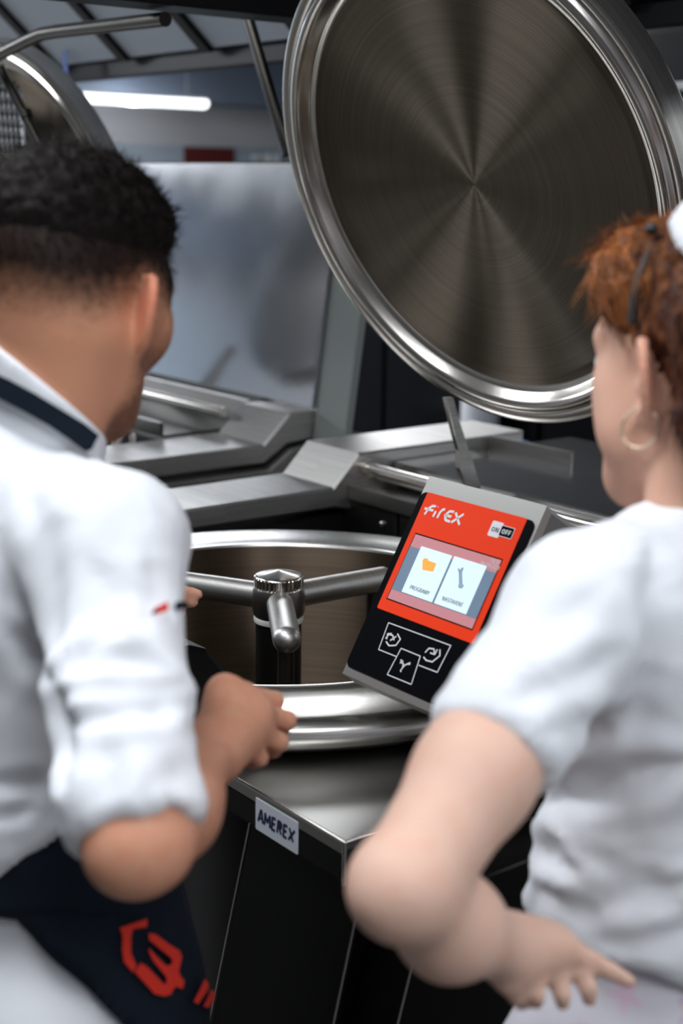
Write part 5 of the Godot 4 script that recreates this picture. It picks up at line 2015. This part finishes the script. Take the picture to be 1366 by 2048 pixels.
	var folds := [
		[on_body(f, [Vector3(0.1588, 1.2391, -0.9727), Vector3(0.1884, 1.2504, -0.9754), Vector3(0.2218, 1.2632, -0.9784), Vector3(0.2626, 1.2740, -0.9809)]), 0.014, 0.014],
		[on_body(f, [Vector3(0.1498, 1.2172, -0.9676), Vector3(0.1638, 1.2028, -0.9642), Vector3(0.1838, 1.1901, -0.9612)]), 0.010, 0.008],
		[on_body(f, [Vector3(0.1450, 1.1652, -0.9554), Vector3(0.1898, 1.1633, -0.9550), Vector3(0.2306, 1.1737, -0.9574), Vector3(0.2677, 1.1887, -0.9609)]), 0.012, 0.010],
		[on_body(f, [Vector3(0.1560, 1.1780, -0.9584), Vector3(0.1969, 1.1823, -0.9594), Vector3(0.2674, 1.2087, -0.9656)]), 0.016, 0.005],
		[on_body(f, [Vector3(0.1601, 1.1527, -0.9525), Vector3(0.2087, 1.1425, -0.9501), Vector3(0.2682, 1.1543, -0.9528)]), 0.012, 0.005],
		[on_body(f, [Vector3(0.2304, 1.4296, -1.0174), Vector3(0.2347, 1.3898, -1.0081), Vector3(0.2281, 1.3352, -0.9953), Vector3(0.2214, 1.2879, -0.9842)]), 0.016, 0.007],
		[on_body(f, [Vector3(0.1936, 1.3964, -1.0096), Vector3(0.1605, 1.3705, -1.0036), Vector3(0.1423, 1.3412, -0.9967)]), 0.014, 0.004],
		[on_body(f, [Vector3(0.2092, 1.3531, -0.9995), Vector3(0.1723, 1.3308, -0.9942), Vector3(0.1315, 1.3156, -0.9907)]), 0.014, 0.005],
		[on_body(f, [Vector3(0.2062, 1.3095, -0.9892), Vector3(0.1765, 1.2981, -0.9866), Vector3(0.1505, 1.2905, -0.9848)]), 0.012, 0.005]]
	var ax := (lel - lsh).normalized()
	push(ts, func(p: Vector3, n: Vector3) -> float:
		var low := smoothstep(1.30, 1.12, p.y)
		var ridge := 1.0 - absf(nz(p * Vector3(0.7, 1.2, 0.7) + Vector3(nz(p, 6.0), nz(p + Vector3.ONE, 6.0), 0) * 0.06, 10.0)) * 2.2
		return crease(p, folds) + 0.0035 * nz(p, 12.0) + maxf(ridge, 0.0) * (0.0020 + 0.002 * low) + 0.001 * low * sin(p.y * 75.0 + p.x * 22.0 + 5.0 * nz(p, 7.0)))
	part("t_shirt", moved_by(ts, -root), M.white_cloth, o, "loose white T-shirt")
	# ---- trousers
	f = Field.new()
	f.squeezed(waist + Vector3(0, 0.0, 0), hip, 0.104, 0.124, Vector3(1.34, 1, 1), fb, 0.05)
	legs_shape(f, hip + Vector3(0, -0.02, 0), fb, knees, ankles, 0.030, 0.0)
	f.keep_below(Vector3(0, 0.06, 0), Vector3.DOWN)
	var tr := f.net(0.012, Vector3(-0.05, 0.03, -1.55), Vector3(0.75, 1.15, -0.85))
	push(tr, func(p: Vector3, n: Vector3) -> float: return 0.005 * nz(p * Vector3(1, 0.5, 1), 10.0))
	part("trousers", moved_by(tr, -root), M.floral, o, "white trousers with a pink flower print")
	for i in 2:
		shoe(o, ankles[i], fb, root, M.white_paint)

func people_materials() -> void:
	var s := mat(Color.WHITE, 0.55)
	s.metallic_specular = 0.35
	s.vertex_color_use_as_albedo = true
	s.subsurf_scatter_enabled = true
	s.subsurf_scatter_strength = 0.12
	M.skin = s
	M.hair = mat(Color(0.085, 0.065, 0.058), 0.6)
	M.hair.metallic_specular = 0.25
	var a := mat(Color.WHITE, 0.48)
	a.vertex_color_use_as_albedo = true
	a.metallic_specular = 0.3
	M.auburn = a
	M.eye = mat(Color(0.9, 0.88, 0.86), 0.2)
	var w := mat(Color(0.90, 0.91, 0.93), 0.9)
	M.white_cloth = w
	M.navy_cloth = mat(Color(0.07, 0.105, 0.15), 0.85)
	M.navy_cloth.metallic_specular = 0.3
	M.red_cloth = mat(Color(0.84, 0.17, 0.09), 0.8)
	M.gold = mat(Color(0.90, 0.80, 0.70), 0.3, 0.6)
	var fl := mat(Color.WHITE, 0.9)
	fl.albedo_texture = floral()
	fl.uv1_triplanar = true
	fl.uv1_scale = Vector3(3.4, 3.4, 3.4)
	M.floral = fl

# pale cloth with soft pink, rose and yellow blossoms
func floral() -> ImageTexture:
	var im := Image.create(256, 256, false, Image.FORMAT_RGB8)
	im.fill(Color(0.84, 0.83, 0.86))
	var g := RandomNumberGenerator.new()
	g.seed = 21
	for i in 42:
		var cx := g.randf() * 256.0
		var cy := g.randf() * 256.0
		var r := g.randf_range(6, 17)
		var c: Color = [Color(0.88, 0.48, 0.68), Color(0.92, 0.68, 0.80), Color(0.76, 0.62, 0.78), Color(0.93, 0.80, 0.58)][g.randi_range(0, 3)]
		for y in range(-20, 21):
			for x in range(-20, 21):
				var d := Vector2(x, y).length() / (r * (0.75 + 0.25 * sin(5.0 * atan2(y, x) + i)))
				if d < 1.0:
					var px := posmod(int(cx) + x, 256)
					var py := posmod(int(cy) + y, 256)
					im.set_pixel(px, py, im.get_pixel(px, py).lerp(c, 0.85 * (1.0 - d * d * 0.7)))
	return ImageTexture.create_from_image(im)
